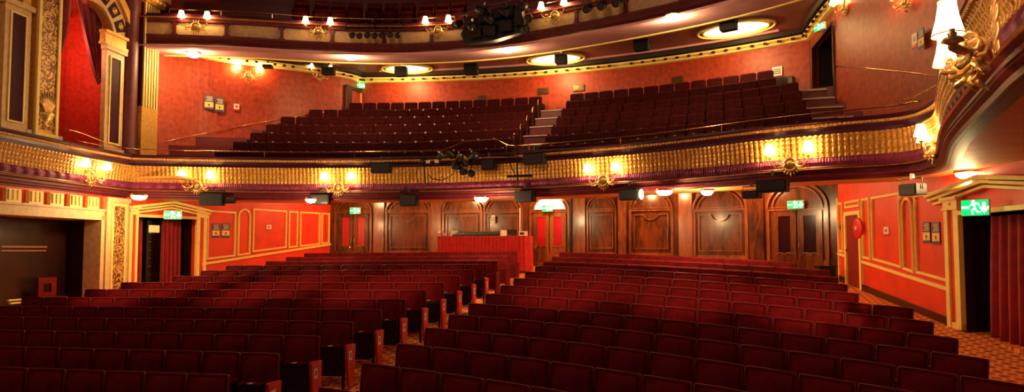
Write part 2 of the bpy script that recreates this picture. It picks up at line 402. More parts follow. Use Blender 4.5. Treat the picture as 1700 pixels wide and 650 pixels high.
# ceiling below the circle: rear field and the two side slips
mb = MB()
inner = off(FR8, -1.06)
pts = [(p[0], p[1]) for p in inner if p[1] > 14.0 and -14.6 < p[0] < 2.9]
n = len(pts)
vs = []; fs = []
for (x, y) in pts: vs += [(x, y, 2.0), (x*1.02, 24.5, 2.0), (x, y, 2.06), (x*1.02, 24.5, 2.06)]
for i in range(n-1):
    a = 4*i; b = a+4
    fs += [(a, b, b+1, a+1), (a+2, a+3, b+3, b+2)]
mb.add(vs, fs); struct(mb.build('ceiling', M['ceil2']))
mb = MB(); sd = [p for p in FR8 if p[1] < 15.0]
L = [p for p in sd if p[0] < -5]; R = [p for p in sd if p[0] > -5]
for side, far in ((L, -19.0), (R, 7.5)):
    vs = []; fs = []
    for p in side: vs += [(p[0]-p[2]*.02, p[1]-p[3]*.02, 1.43), (far, p[1], 1.43), (far, p[1], 1.49), (p[0]-p[2]*.02, p[1]-p[3]*.02, 1.49)]
    for i in range(len(side)-1):
        a = 4*i; b = a+4; fs += [(a, a+1, b+1, b), (a+2, a+3, b+3, b+2)]
    mb.add(vs, fs)
mb.add([(-19, 14.9, 1.43), (-13.0, 14.9, 1.43), (-13.0, 17, 1.43), (-19, 17, 1.43)], [(0, 1, 2, 3)]) if False else None
struct(mb.build('ceiling_side_slips', M['ceil2']))
for nm, x0, x1 in (('ceiling_left_corner', -19, -14.2), ('ceiling_right_corner', 2.6, 7.5)):
    mb = MB(); mb.box(x0, x1, 14.95, 24.5, 1.99, 2.05) if nm != 'x' else None; struct(mb.build(nm, M['ceil2']))
# ------------------------------------------------------------------ stalls walls
RW = Wall((3.44, 19.98), (4.53, 14.36))
LW = Wall((-13.85, 22.3), (-15.73, 14.83))
F1 = Wall((-13.85, 22.3), (-9.65, 22.7)); F2 = Wall((-9.65, 22.7), (-.7, 22.1)); F3 = Wall((-.7, 22.1), (3.44, 19.98))
LB = Wall((-15.73, 14.83), (-14.7, 8.6))
BASEZ = -3.4
def wallbox(name, W, u0, u1, m, z0=BASEZ, z1=2.02, th=.16, holes=()):
    b = W.mb(); x = u0
    for (h0, h1, hz) in holes:
        b.box(x, h0, -th, 0, z0, z1); b.box(h0, h1, -th, 0, hz, z1); x = h1
    b.box(x, u1, -th, 0, z0, z1)
    return struct(b.build(name, m))
rd0, rdtop = RW.uv(1598, 356); rd1 = rd0 + 1.95
ld1 = LW.u(323); ld0 = LW.u(226); ldtop = LW.uv(270, 361)[1]
wallbox('wall_right', RW, -.1, 12, M['red'], holes=[(rd0, rd1, rdtop)], z1=1.43)
b = RW.mb(); b.box(-.1, 6, -.16, 0, 1.43, 2.02); struct(b.build('wall_right_head', M['red']))
wallbox('wall_left', LW, -.1, LW.L+.05, M['red'], holes=[(ld1, ld0, ldtop)])
wallbox('wall_rear', F1, -.2, F1.L, M['wood']); wallbox('wall_rear_centre', F2, 0, F2.L, M['wood']); wallbox('wall_rear_right', F3, 0, F3.L+.2, M['wood'])
def off_lobby(name, W, u0, u1, depth, ztop, m, lit=None):
    b = W.mb(); z0 = W.fz((u0+u1)/2) - .4
    b.box(u0-.05, u0, -depth, -.16, z0, ztop+.1); b.box(u1, u1+.05, -depth, -.16, z0, ztop+.1)
    b.box(u0-.05, u1+.05, -depth-.05, -depth, z0, ztop+.1); b.box(u0-.05, u1+.05, -depth, -.16, ztop+.05, ztop+.1)
    return struct(b.build(name, m))
off_lobby('wall_lobby_right', RW, rd0, rd1, 1.3, rdtop, M['darkwood'])
off_lobby('wall_lobby_left', LW, ld1, ld0, 1.3, ldtop, M['darkwood'])
b = RW.mb(); zc = RW.fz(rd0+.6); b.box(rd0, rd1, -1.3, 0, zc-.25, zc-.02); 
struct(b.build('floor_lobby_right', M['carpet']))
# --- mouldings on a side wall
def panel_quad(W, x0, x1, yb0, yb1, zt, arch=False):
    u0, z0 = W.uv(x0, yb0); u1, z1 = W.uv(x1, yb1)
    if not arch: return [(u0, z0), (u1, z1), (u1, zt), (u0, zt)]
    r = (u1-u0)/2; c = (u0+u1)/2; zt -= abs(r)
    return [(u0, z0), (u1, z1)] + [(c+r*math.cos(PI*k/10), zt+abs(r)*math.sin(PI*k/10)) for k in range(11)]
tr = 1
def trim(W, quads, w=.055, d=.045):
    global tr
    for q in quads:
        b = W.mb(); b.frame(q, w, 0, d); b.frame(inset(q, w*.35), w*.3, d, d+.015)
        struct(b.build('trim_%d' % tr, M['cream'])); tr += 1
def bar(W, pts, w, d=.05, m='cream', name='trim'):
    global tr
    b = W.mb(); b.strip(pts, w, 0, d); struct(b.build('trim_%d' % tr, M[m])); tr += 1
ZT = 1.26
trim(RW, [panel_quad(RW, 1434.5, 1448, 428, 432, ZT), panel_quad(RW, 1451, 1499.5, 431, 445, ZT), panel_quad(RW, 1502, 1520.5, 447, 453.5, 1.12, True),
          panel_quad(RW, 1524, 1577, 453, 468, 1.15), panel_quad(RW, 1394, 1402, 417, 419, ZT)])
u0, z0 = RW.uv(1405, 346); u1, _ = RW.uv(1429.5, 344)
trim(RW, [[(u0, z0), (u1, z0), (u1, ZT), (u0, ZT)]])
def on(W, p): return W.uv(*p)
bar(RW, [on(RW, (1432, 433.5)), on(RW, (1583, 481.5))], .07)
bar(RW, [on(RW, (1391.5, 420)), on(RW, (1405, 424.5))], .06)
bar(RW, [(0.02, -.9), (0.02, 1.4)], .05)
# small door with its cream frame
du0 = RW.u(1408.5); du1 = RW.u(1430); dz = RW.uv(1420, 356.5)[1]
b = RW.mb(); f0, f1 = RW.fz(du0), RW.fz(du1)
b.ring([(du0-.1, f0), (du1+.1, f1), (du1+.1, dz+.1), (du0-.1, dz+.1)], [(du0, f0+.001), (du1, f1+.001), (du1, dz), (du0, dz)], 0, .07)
d1 = empty('door_1', (0, 0, 0)); d1['kind'] = 'structure'
b.build('door_frame', M['cream'], d1)
b = RW.mb(); b.prism([(du0, f0+.01), (du1, f1+.01), (du1, dz), (du0, dz)], 0.0, .03); b.build('door_leaf', mat('maroon_door', (.25, .018, .012), .4, var=.15), d1)
b = RW.mb(); zh = (f0+f1)/2+.95; b.lathe([(.018, .03), (.018, .07), (.035, .08), (.03, .11)], (du0+.12, 0, zh), 10, 'y'); b.build('door_handle', M['brass'], d1)
b = RW.mb(); b.box(rd0, rd0+.015, -.17, .0, RW.fz(rd0)-.02, rdtop); b.box(rd1-.015, rd1, -.17, 0, RW.fz(rd1)-.02, rdtop); struct(b.build('trim_%d' % tr, M['dark'])); tr += 1
# skirting
for nm, W, a0, a1 in (('baseboard_right', RW, du1+.1, rd0-.33), ('baseboard_right_end', RW, 0.0, du0-.1), ('baseboard_left', LW, 0.0, ld1-.33)):
    b = W.mb(); g0, g1 = W.fz(a0), W.fz(a1); b.prism([(a0, g0), (a1, g1), (a1, g1+.15), (a0, g0+.15)], 0, .05); struct(b.build(nm, M['darkwood']))
# fluted pilasters and pediments of the two curtained doorways
def pilaster(W, u0, u1, z1, base):
    global tr
    g = W.fz((u0+u1)/2); w = u1-u0
    p = empty('trim_%d' % tr); tr += 1; p['kind'] = 'structure'
    b = W.mb(); b.box(u0, u0+w*.26, 0, .09, g, z1-.24); b.box(u1-w*.34, u1, 0, .09, g, z1-.24); b.box(u0, u1, 0, .07, g, g+base); b.build('shaft', M['cream'], p)
    b = W.mb(); b.box(u0+w*.26, u1-w*.34, 0, .045, g+base, z1-.24); b.build('fluting', M['red'], p)
    b = W.mb(); b.box(u0-.02, u1+.02, 0, .12, z1-.25, z1-.21); b.box(u0, u1, 0, .10, z1-.21, z1-.06); b.box(u0-.04, u1+.04, 0, .15, z1-.06, z1)
    b.lathe([(.03, .10), (.03, .12), (.001, .13)], ((u0+u1)/2, 0, z1-.135), 8, 'y'); b.build('capital', M['cream'], p)
def pediment(W, uL, uR, zend, zap, ulin0, ulin1, zlin):
    global tr
    p = empty('trim_%d' % tr); tr += 1; p['kind'] = 'structure'; um = (uL+uR)/2
    b = W.mb(); pts = [(uL, zend), (um, zap), (uR, zend)]
    b.strip(pts, .07, 0, .24); b.strip([(x, z-.085) for x, z in pts], .05, 0, .17); b.strip([(x*.96+um*.04, z-.165) for x, z in pts], .05, 0, .11)
    b.build('raking_cornice', M['cream'], p)
    b = W.mb(); b.box(ulin0, ulin1, 0, .09, zlin-.01, zlin+.07); b.build('lintel', M['cream'], p)
pilaster(RW, RW.u(1576), rd0, .99, .12); pilaster(RW, rd1, rd1+.3, .99, .12)
pediment(RW, RW.u(1557), rd1+.62, 1.05, 1.26, rd0-.02, rd1+.02, rdtop)
pilaster(LW, LW.u(340), ld1, 1.22, .12); pilaster(LW, ld0, LW.u(211.5), 1.22, .12)
pediment(LW, LW.u(342)-.03, LW.L-.02, 1.18, 1.39, ld1, ld0, ldtop)
trim(LW, [panel_quad(LW, 390, 341.5, 425, 431, 1.22), panel_quad(LW, 414.5, 393, 421.5, 424.5, 1.34, True), panel_quad(LW, 474.5, 418, 411, 418.6, 1.36),
          panel_quad(LW, 493, 477.5, 409.7, 411.5, 1.36), panel_quad(LW, 530, 496.5, 405.5, 409.5, 1.36), panel_quad(LW, 546, 532.5, 403.5, 405, 1.36)])
bar(LW, [on(LW, (334, 438)), on(LW, (548, 405))], .07)
# ------------------------------------------------------------------ panelled rear wall
def rear_arch(W, x0, x1, ysp, leaf=True, swan=True):
    """arched bay: side strips, impost line, double arch ring, framed leaf"""
    global tr
    u0, u1 = W.u(x0), W.u(x1); zs = W.uv((x0+x1)/2, ysp)[1]; r = (u1-u0)/2; c = (u0+u1)/2; g = W.fz(c)
    p = empty('trim_%d' % tr); tr += 1; p['kind'] = 'structure'
    def arc(rr): 
        hz = min(1.0, (1.93-zs)/r); return [(c-rr*math.cos(PI*k/16), zs+rr*hz*math.sin(PI*k/16)) for k in range(17)]
    b = W.mb()
    for ra, rb, d in ((1, .93, .11), (.84, .78, .07)):
        A, B = arc(r*ra), arc(r*rb)
        for k in range(16): b.prism([A[k], A[k+1], B[k+1], B[k]], 0, d)
    b.build('arch_moulding', M['wood2'], p)
    b = W.mb(); b.box(u0, u1, 0, .09, zs-.06, zs-.01); b.box(u0, u1, 0, .06, zs+.02, zs+.05); b.build('impost_moulding', M['wood2'], p)
    b = W.mb()
    for a in (u0, u1-.10*r*1.0): b.box(a, a+.10*r, 0, .08, g, zs-.06)
    b.box(u0+.1*r, u1-.1*r, 0, .04, g, g+.5)
    b.build('side_strip', M['wood2'], p)
    if leaf:
        a0, a1 = u0+.22*r, u1-.22*r; q = [(a0, g+.62), (a1, g+.62), (a1, zs-.16)]
        if swan: q += [(c+.35*r, zs-.16)] + [(c+.30*r*math.cos(PI*k/8), zs-.17-.22*r*math.sin(PI*k/8)) for k in range(9)] + [(c-.35*r, zs-.16)]
        q += [(a0, zs-.16)]
        b = W.mb(); b.frame(q, .035, 0, .07); b.build('panel_moulding', M['wood2'], p)
        b = W.mb(); b.box(a0+.05, a1-.05, 0, .02, g+.66, zs-.42 if swan else zs-.2); b.build('panel_field', M['wood'], p)
    return u0, u1, zs, c, r, g
def pier(W, x0, x1, d=.12, m='wood2'):
    global tr
    u0, u1 = W.u(x0), W.u(x1); g = W.fz(u0); b = W.mb(); b.box(u0, u1, 0, d, g, 1.98); b.box(u0-.03, u1+.03, 0, d+.04, g, g+.22); b.box(u0-.03, u1+.03, 0, d+.05, 1.80, 1.98)
    struct(b.build('trim_%d' % tr, M[m])); tr += 1
def rear_door(num, W, x0, x1, ysp, wins, lit=None, glass='redglass'):
    global tr
    u0, u1, zs, c, r, g = rear_arch(W, x0, x1, ysp, leaf=False)
    d = empty('door_%d' % num); d['kind'] = 'structure'
    hw = .80*r; mid = c
    for s in (-1, 1):
        a0, a1 = (c-hw, c-.02) if s < 0 else (c+.02, c+hw)
        w0, w1 = a0+.24*hw, a1-.24*hw; zt = zs-.22; zb = g+.72
        b = W.mb(); q = [(a0, g+.02), (a1, g+.02), (a1, zs-.08), (a0, zs-.08)]
        b.ring(q, [(w0, zb), (w1, zb), (w1, zt), (w0, zt)], 0.0, .06); b.frame([(w0-.03, g+.2), (w1+.03, g+.2), (w1+.03, zb-.2), (w0-.03, zb-.2)], .03, .06, .08)
        lf = b.build('door_leaf', M['wood2'] if glass == 'redglass' and lit else M['wood'], d)
        b = W.mb(); b.box(w0, w1, 0.005, .02, zb, zt); b.build('window_pane', M[glass], lf)
        b = W.mb(); b.tube([W_pt(a0+.12*hw+t*(a1-a0-.24*hw), zb-.08+.07*abs(math.sin(PI*2*t))*(1 if t < .5 else 1)) for t in [k/10 for k in range(11)]], .014, 6)
        b.build('swan_neck_moulding', M['wood2'], lf)
        b = W.mb(); b.box(c+s*.06-.012, c+s*.06+.012, .06, .10, g+.85, g+1.0); b.build('door_handle', M['brass'], lf)
    if lit:
        A = [(c+r*.76*math.cos(PI*k/16), zs+.03+min(r*.76, 1.9-zs)*math.sin(PI*k/16)) for k in range(17)]
        b = W.mb(); b.prism(A, .01, .03); b.build('fanlight', M['lunette'], d)
    return c, zs, r, g
def W_pt(u, z): return (u, .075, z)
rear_arch(F1, 640, 716, 350); pier(F1, 622, 639)
F1E = F1.L
rear_door(2, F1, 556, 618, 351, 2, glass='redglass')
pier(F1, 717, 729.0) if False else None
b = F2.mb(); b.box(-.16, .26, 0, .14, F2.fz(0), 1.98); struct(b.build('trim_%d' % tr, M['wood2'])); tr += 1
rear_arch(F2, 735, 802, 350, swan=False); rear_arch(F2, 804, 868, 350, swan=False)
c2, zs2, r2, g2 = rear_door(3, F2, 880, 947, 349.5, 2, lit=True)
pier(F2, 952, 973); rear_arch(F2, 975, 1024, 348, swan=False); pier(F2, 1027, 1040, .09)
rear_arch(F2, 1045, 1118, 347); 
b = F3.mb(); b.box(-.18, .30, 0, .13, F3.fz(0), 1.98); struct(b.build('trim_%d' % tr, M['wood2'])); tr += 1
rear_arch(F3, 1152, 1244, 346); pier(F3, 1247, 1271, m='wood')
rear_door(4, F3, 1275, 1378, 345, 2, glass='darkglass')
b = F2.mb(); b.box(F2.u(948), F2.u(952), 0, .2, F2.fz(4), 1.98); struct(b.build('pillar', M['iron']))
# ------------------------------------------------------------------ left box at stalls level
u_a, z_l = LB.uv(160, 366); u_end = LB.L
lint0, lint1 = LB.uv(100, 360)[1], LB.uv(100, 344)[1]
b = LB.mb(); oj = LB.u(166); b.box(0, oj, -.16, 0, BASEZ, 1.43); b.box(oj, LB.L, -.16, 0, lint0+.06, 1.43); b.box(oj, LB.L, -.16, 0, BASEZ, LB.fz(3)+.35)
struct(b.build('wall_left_box', M['red']))
b = LB.mb(); b.box(oj-.0, LB.L, -.9, .10, lint0-.02, lint1-.02); b.box(oj, LB.L, 0, .14, lint1-.02, lint1+.03); struct(b.build('trim_%d' % tr, M['creamwall'])); tr += 1
b = LB.mb(); b.box(oj-.02, oj+.10, -.40, .10, BASEZ, lint0+.1); struct(b.build('trim_%d' % tr, M['creamwall'])); tr += 1
for i, px in enumerate((13, 51, 86, 118, 147)):
    uu = LB.u(px); b = LB.mb(); b.box(uu-.20, uu+.20, 0, .10, lint1+.03, 1.36)
    for k in (-1, 0, 1): b.box(uu+k*.12-.035, uu+k*.12+.035, .10, .13, lint1+.08, 1.34)
    struct(b.build('trim_%d' % tr, M['cream'])); tr += 1
b = LB.mb(); b.box(oj, LB.L, -1.0, -.95, BASEZ, 1.0); b.box(oj-.04, oj, -1.0, -.40, BASEZ, 1.0); b.box(oj-.04, LB.L, -1.0, 0, lint0+.05, lint0+.1); struct(b.build('wall_box_interior', M['darkwood']))
b = LB.mb()
k0, k1 = LB.u(130), LB.u(56); zz = LB.uv(95, 411)[1]; b.box(min(k0, k1), max(k0, k1), -.95, -.88, zz-.0, zz+.05); b.box(min(k0, k1), max(k0, k1), -.95, -.90, zz-.09, zz-.05)
struct(b.build('trim_%d' % tr, mat('brown_moulding', (.30, .10, .03), .4))); tr += 1
b = LB.mb(); q0, q1 = LB.u(50), LB.u(27); b.box(q0, q1, -.95, -.75, BASEZ, lint0); b.box(q0-.08, q1+.08, -.95, -.70, zz+.6, zz+.68); b.box(q0-.08, q1+.08, -.95, -.70, lint0-.1, lint0)
struct(b.build('trim_%d' % tr, M['darkwood'])); tr += 1
# gilded pilaster
p = empty('trim_%d' % tr); tr += 1; p['kind'] = 'structure'
ua, ub = LB.u(206), LB.u(169); ua = max(ua, .02); g = LB.fz(.5)
b = LB.mb(); b.box(ua, ub, 0, .12, g, 1.40); b.box(ua-.02, ub+.02, 0, .16, 1.28, 1.40); b.build('shaft', M['creamwall'], p)
b = LB.mb(); w = ub-ua; b.box(ua+.2*w, ub-.22*w, .12, .15, g+.3, 1.2); b.build('gilded_panel', M['relief'], p)
b = LB.mb(); b.frame([(ua+.17*w, g+.25), (ub-.19*w, g+.25), (ub-.19*w, 1.23), (ua+.17*w, 1.23)], .05, .12, .17); b.build('panel_frame', M['cream'], p)
# ------------------------------------------------------------------ circle level
CX, CY, RR = -6.0, -.5, 24.3
def arcpt(R, x): return (x, CY + math.sqrt(max(R*R-(x-CX)**2, 0)))
xs = [-12.85 + i*(15.95/40) for i in range(41)]
rear = mkpath([Vector(arcpt(RR, x)) for x in xs])
b = MB(); b.sweep(rear, [(0, 2.0), (0, 7.0), (-.15, 7.0), (-.15, 2.0)]); struct(b.build('wall_rear_circle', M['paper']))
lp = mkpath(catmull([(-12.85, 23.62), (-13.15, 22.0), (-14.6, 20.2), (-16.2, 18.6), (-16.6, 17.1), (-16.7, 16.4)], .3))
lp = [(p[0], p[1], -p[2], -p[3], p[4]) for p in lp]
b = MB(); b.sweep(lp, [(0, 2.0), (0, 7.0), (-.15, 7.0), (-.15, 2.0)]); struct(b.build('wall_left_circle', M['paper']))
rp_ = mkpath(catmull([(3.1, 21.95), (3.35, 19.2), (4.0, 16.0), (4.5, 13.0), (4.65, 10.0), (4.7, 6.0)], .3))
CRW = Wall((3.1, 21.95), (3.9, 16.5))
CLW = Wall((-12.85, 23.62), (-13.15, 22.0))
b = MB()
def hole_sweep(b, path, h0, h1, htop, z0, z1):
    segs = [[], [], []]
    A = [p for p in path if p[4] <= h0]; B = [p for p in path if h0 <= p[4] <= h1]; D = [p for p in path if p[4] >= h1]
    prof = [(0, z0), (0, z1), (-.15, z1), (-.15, z0)]
    if len(A) > 1: b.sweep(A, prof)
    B2 = ([A[-1]] if A else []) + B + ([D[0]] if D else [])
    b.sweep(B2, [(0, htop), (0, z1), (-.15, z1), (-.15, htop)])
    b.sweep(D, prof)
# right circle wall has a doorway between px 1345 and 1385
def s_at(path, px): 
    q = near_px(path, px, 5.5); return q[4]
s0, s1 = s_at(rp_, 1341), s_at(rp_, 1383)
s0 = max(s0, .25)
fine = mkpath(catmull([(3.1, 21.95), (3.35, 19.2), (4.0, 16.0), (4.5, 13.0), (4.65, 10.0), (4.7, 6.0)], .1))
q1 = near_px(fine, 1384, 5.5); dz_top = 6.45
hole_sweep(b, fine, .35, q1[4], 6.05, 2.0, 7.0); struct(b.build('wall_right_circle', M['paper']))
CRD = (.35, q1[4])
# dark lobby behind the circle doorway
pA = [p for p in fine if p[4] >= .3][0]; pB = q1
WD = Wall((pA[0], pA[1]), (pB[0], pB[1]))
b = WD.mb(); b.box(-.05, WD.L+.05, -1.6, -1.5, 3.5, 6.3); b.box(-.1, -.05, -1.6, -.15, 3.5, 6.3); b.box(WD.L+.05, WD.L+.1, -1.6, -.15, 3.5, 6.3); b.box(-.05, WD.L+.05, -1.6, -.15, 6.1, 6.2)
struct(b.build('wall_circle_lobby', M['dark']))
b = WD.mb(); b.ring([(-.09, 3.9), (WD.L+.09, 3.9), (WD.L+.09, 6.14), (-.09, 6.14)], [(0, 3.91), (WD.L, 3.91), (WD.L, 6.05), (0, 6.05)], -.02, .05); struct(b.build('trim_%d' % tr, M['darkwood'])); tr += 1
b = WD.mb(); b.box(.25, .85, -1.45, -1.38, 3.95, 5.9); b.frame([(.25, 3.95), (.85, 3.95), (.85, 5.9), (.25, 5.9)], .07, -1.38, -1.34)
struct(b.build('door_6', M['darkwood']))
# stepped circle floor
NR, R0, DR, RISE = 7, 18.75, .75, .42
def ctop(k): return 2.90 + RISE*k
def cfloor(k): return ctop(k) - .82
b = MB()
for k in range(NR+1):
    Ra = R0 + DR*k - .42; Rb = Ra + DR if k < NR else RR+.1; zt = cfloor(min(k, NR-1))-.04; 
    xs2 = [-16.9 + i*(20.9/60) for i in range(61)]
    b.sweep(mkpath([Vector(arcpt((Ra+Rb)/2, x)) for x in xs2]), [((Rb-Ra)/2, max(zt-.47, 2.07)), ((Rb-Ra)/2, zt+.04), (-(Rb-Ra)/2, zt+.04), (-(Rb-Ra)/2, max(zt-.47, 2.07))])
struct(b.build('floor_circle', M['maroon']))
b = MB(); fp = [p for p in FR8 if p[1] > 13]
vs = []; fs = []
for p in fp:
    q = (p[0]-p[2]*.3, p[1]-p[3]*.3); a = math.atan2(q[1]-CY, q[0]-CX); R1 = 18.5
    e = (CX+R1*math.cos(a), CY+R1*math.sin(a)); vs += [(q[0], q[1], cfloor(0)), (e[0], e[1], cfloor(0))]
for i in range(len(fp)-1): fs.append((2*i, 2*i+1, 2*i+3, 2*i+2))
b.add(vs, fs); struct(b.build('floor_circle_front', M['maroon']))
b = MB(); 
for side, far in ((L, -17.4), (R, 5.2)):
    vs = []; fs = []
    for p in side: vs += [(p[0]-p[2]*.3, p[1]-p[3]*.3, 2.04), (far, p[1], 2.04)]
    for i in range(len(side)-1): a = 2*i; fs.append((a, a+1, a+3, a+2))
    b.add(vs, fs)
struct(b.build('floor_side_slips', M['maroon']))
# dark partition behind the last row, cornice, ceiling
def arcpath(R, x0, x1, n=30): return mkpath([Vector(arcpt(R, x0 + (x1-x0)*i/n)) for i in range(n+1)])
b = MB(); b.sweep(arcpath(RR-.12, -12.8, -5.75), [(.06, 4.3), (.06, 5.36), (-.1, 5.36), (-.1, 4.3)]); struct(b.build('partition', M['darkwood']))
b = MB(); b.sweep(arcpath(RR-.12, -4.35, 2.6), [(.06, 4.3), (.06, 5.40), (-.1, 5.40), (-.1, 4.3)]); struct(b.build('partition_right', M['darkwood']))
b = MB(); b.sweep(arcpath(RR-.3, -4.4, -3.65, 6), [(.1, 4.3), (.1, 5.58), (-.3, 5.58), (-.3, 4.3)]); struct(b.build('partition_box', M['darkwood']))
def dent(s, j, z): return 0
for nm, pth in (('cornice_rear', rear), ('cornice_left', lp), ('cornice_right', fine)):
    b = MB(); b.sweep(pth, [(.0, 6.45), (.10, 6.47), (.12, 6.53), (.20, 6.56), (.22, 6.62), (.0, 6.64)])
    o = struct(b.build('trim_%d' % tr, M['cream'])); tr += 1
    b = MB(); s = .2
    while s < pth[-1][4]-.1:
        q = min(pth, key=lambda p: abs(p[4]-s)); t = (-q[3], q[2])
        cx, cy = q[0]+q[2]*.24, q[1]+q[3]*.24
        T = Matrix(((t[0], q[2], 0, cx), (t[1], q[3], 0, cy), (0, 0, 1, 0), (0, 0, 0, 1)))
        b2 = MB(T); b2.box(-.05, .05, -.04, .03, 6.50, 6.56); b.add(b2.v, b2.f); s += .42
    struct(b.build('trim_%d' % tr, M['purple2'])); tr += 1
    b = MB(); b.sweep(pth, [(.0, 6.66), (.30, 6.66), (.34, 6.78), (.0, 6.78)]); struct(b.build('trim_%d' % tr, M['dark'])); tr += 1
# ------------------------------------------------------------------ upper circle
UP0 = catmull([(-16.2, 15.52), (-15.6, 15.75), (-14.6, 16.15), (-13.15, 16.8), (-11.7, 17.6), (-9.6, 18.45), (-7.5, 18.82), (-5.56, 18.75), (-3.64, 18.35), (-1.72, 17.8), (-.14, 17.2), (1.2, 16.5), (2.4, 15.6), (3.4, 14.6), (3.9, 13.6)], .1)
UP = mkpath(UP0)
uf = empty('upper_circle_front', (-6, 15, 6)); uf['kind'] = 'structure'
def upart(name, m, prof, path=UP): return fpart(name, M[m], prof, path, None, uf)
upart('lower_moulding', 'soffit', [(.0, 5.99), (.10, 6.01), (.12, 6.06), (.06, 6.10), (-.1, 6.10), (-.1, 5.99)])
upart('cornice', 'maroon', [(.06, 6.10), (.03, 6.16), (.0, 6.2), (.03, 6.30), (.07, 6.36), (.07, 6.40), (-.1, 6.40), (-.1, 6.10)])
upart('panel_band', 'creamwall', [(-.03, 6.40), (-.02, 6.78), (-.14, 6.78), (-.14, 6.40)])
upart('top_cornice', 'maroon', [(.0, 6.78), (.05, 6.80), (.06, 6.86), (.10, 6.90), (.10, 6.97), (-.15, 6.97), (-.15, 6.78)])
upart('bead_moulding', 'gold', [(.10, 6.90), (.125, 6.915), (.10, 6.93), (.05, 6.93), (.05, 6.90)])
upart('velvet_ledge', 'purple2', [(.08, 6.97), (.08, 7.03), (-.25, 7.03), (-.25, 6.97)])
b = MB(); s = 1.0
while s < UP[-1][4]:
    q = min(UP, key=lambda p: abs(p[4]-s)); t = (-q[3], q[2])
    T = Matrix(((t[0], q[2], 0, q[0]), (t[1], q[3], 0, q[1]), (0, 0, 1, 0), (0, 0, 0, 1)))
    b2 = MB(T); b2.box(-.05, .05, -.08, .045, 6.40, 6.78); b2.box(-.085, .085, -.08, .03, 6.41, 6.45); b2.box(-.085, .085, -.08, .03, 6.73, 6.77); b.add(b2.v, b2.f); s += 1.55
o = b.build('panel_divider', M['maroon'], uf); o.matrix_parent_inverse = Matrix.Translation(-uf.location); o['kind'] = 'stuff'
upart('soffit', 'soffit', [(.02, 6.0), (-1.45, 6.20), (-1.45, 6.26), (.0, 6.06)])
upart('soffit_edge', 'cream', [(-1.45, 6.17), (-1.52, 6.17), (-1.52, 6.24), (-1.45, 6.24)])
upart('soffit_back', 'dark', [(-1.50, 6.2), (-1.50, 6.8), (-1.58, 6.8), (-1.58, 6.2)])
mb = MB(); mb.add([(-19, 12, 6.80), (7, 12, 6.80), (7, 27, 6.80), (-19, 27, 6.80), (-19, 12, 6.9), (7, 12, 6.9), (7, 27, 6.9), (-19, 27, 6.9)], []) 
inn = off(UP[::4], -1.5); vs = []; fs = []
for p in inn: vs += [(p[0], p[1], 6.78), (p[0]*1.0, 27, 6.78)]
for i in range(len(inn)-1): fs.append((2*i, 2*i+1, 2*i+3, 2*i+2))
mb = MB(); mb.add(vs, fs); struct(mb.build('ceiling_circle', M['ceil']))
# moulded border on the circle ceiling
b = MB(); b.sweep(arcpath(RR-.62, -11.9, 2.2), [(.0, 6.72), (.05, 6.72), (.05, 6.78), (.0, 6.78)]); struct(b.build('trim_%d' % tr, M['soffit'])); tr += 1
# upper seating rake and walls
UC = (-6.6, .2)
for k in range(5):
    pass
b = MB()
for k in range(5):
    o0 = -.5 - .75*k; b.sweep(off(UP[::4], o0-.375), [(.375, 6.3+.55*k), (.375, 7.05+.55*k), (-.375, 7.05+.55*k), (-.375, 6.3+.55*k)])
struct(b.build('floor_upper_circle', M['maroon']))
b = MB(); b.sweep(off(UP[::4], -4.4), [(0, 6.9), (0, 13), (-.1, 13), (-.1, 6.9)]); struct(b.build('wall_rear_upper', M['paper']))
b = MB(); b.sweep(mkpath([Vector(p) for p in ((-18.4, 12.5), (-17.3, 15.5), (-16.6, 17.6), (-14.5, 21.5))]), [(0, 6.9), (0, 13), (.1, 13), (.1, 6.9)]); struct(b.build('wall_left_upper', M['paper']))
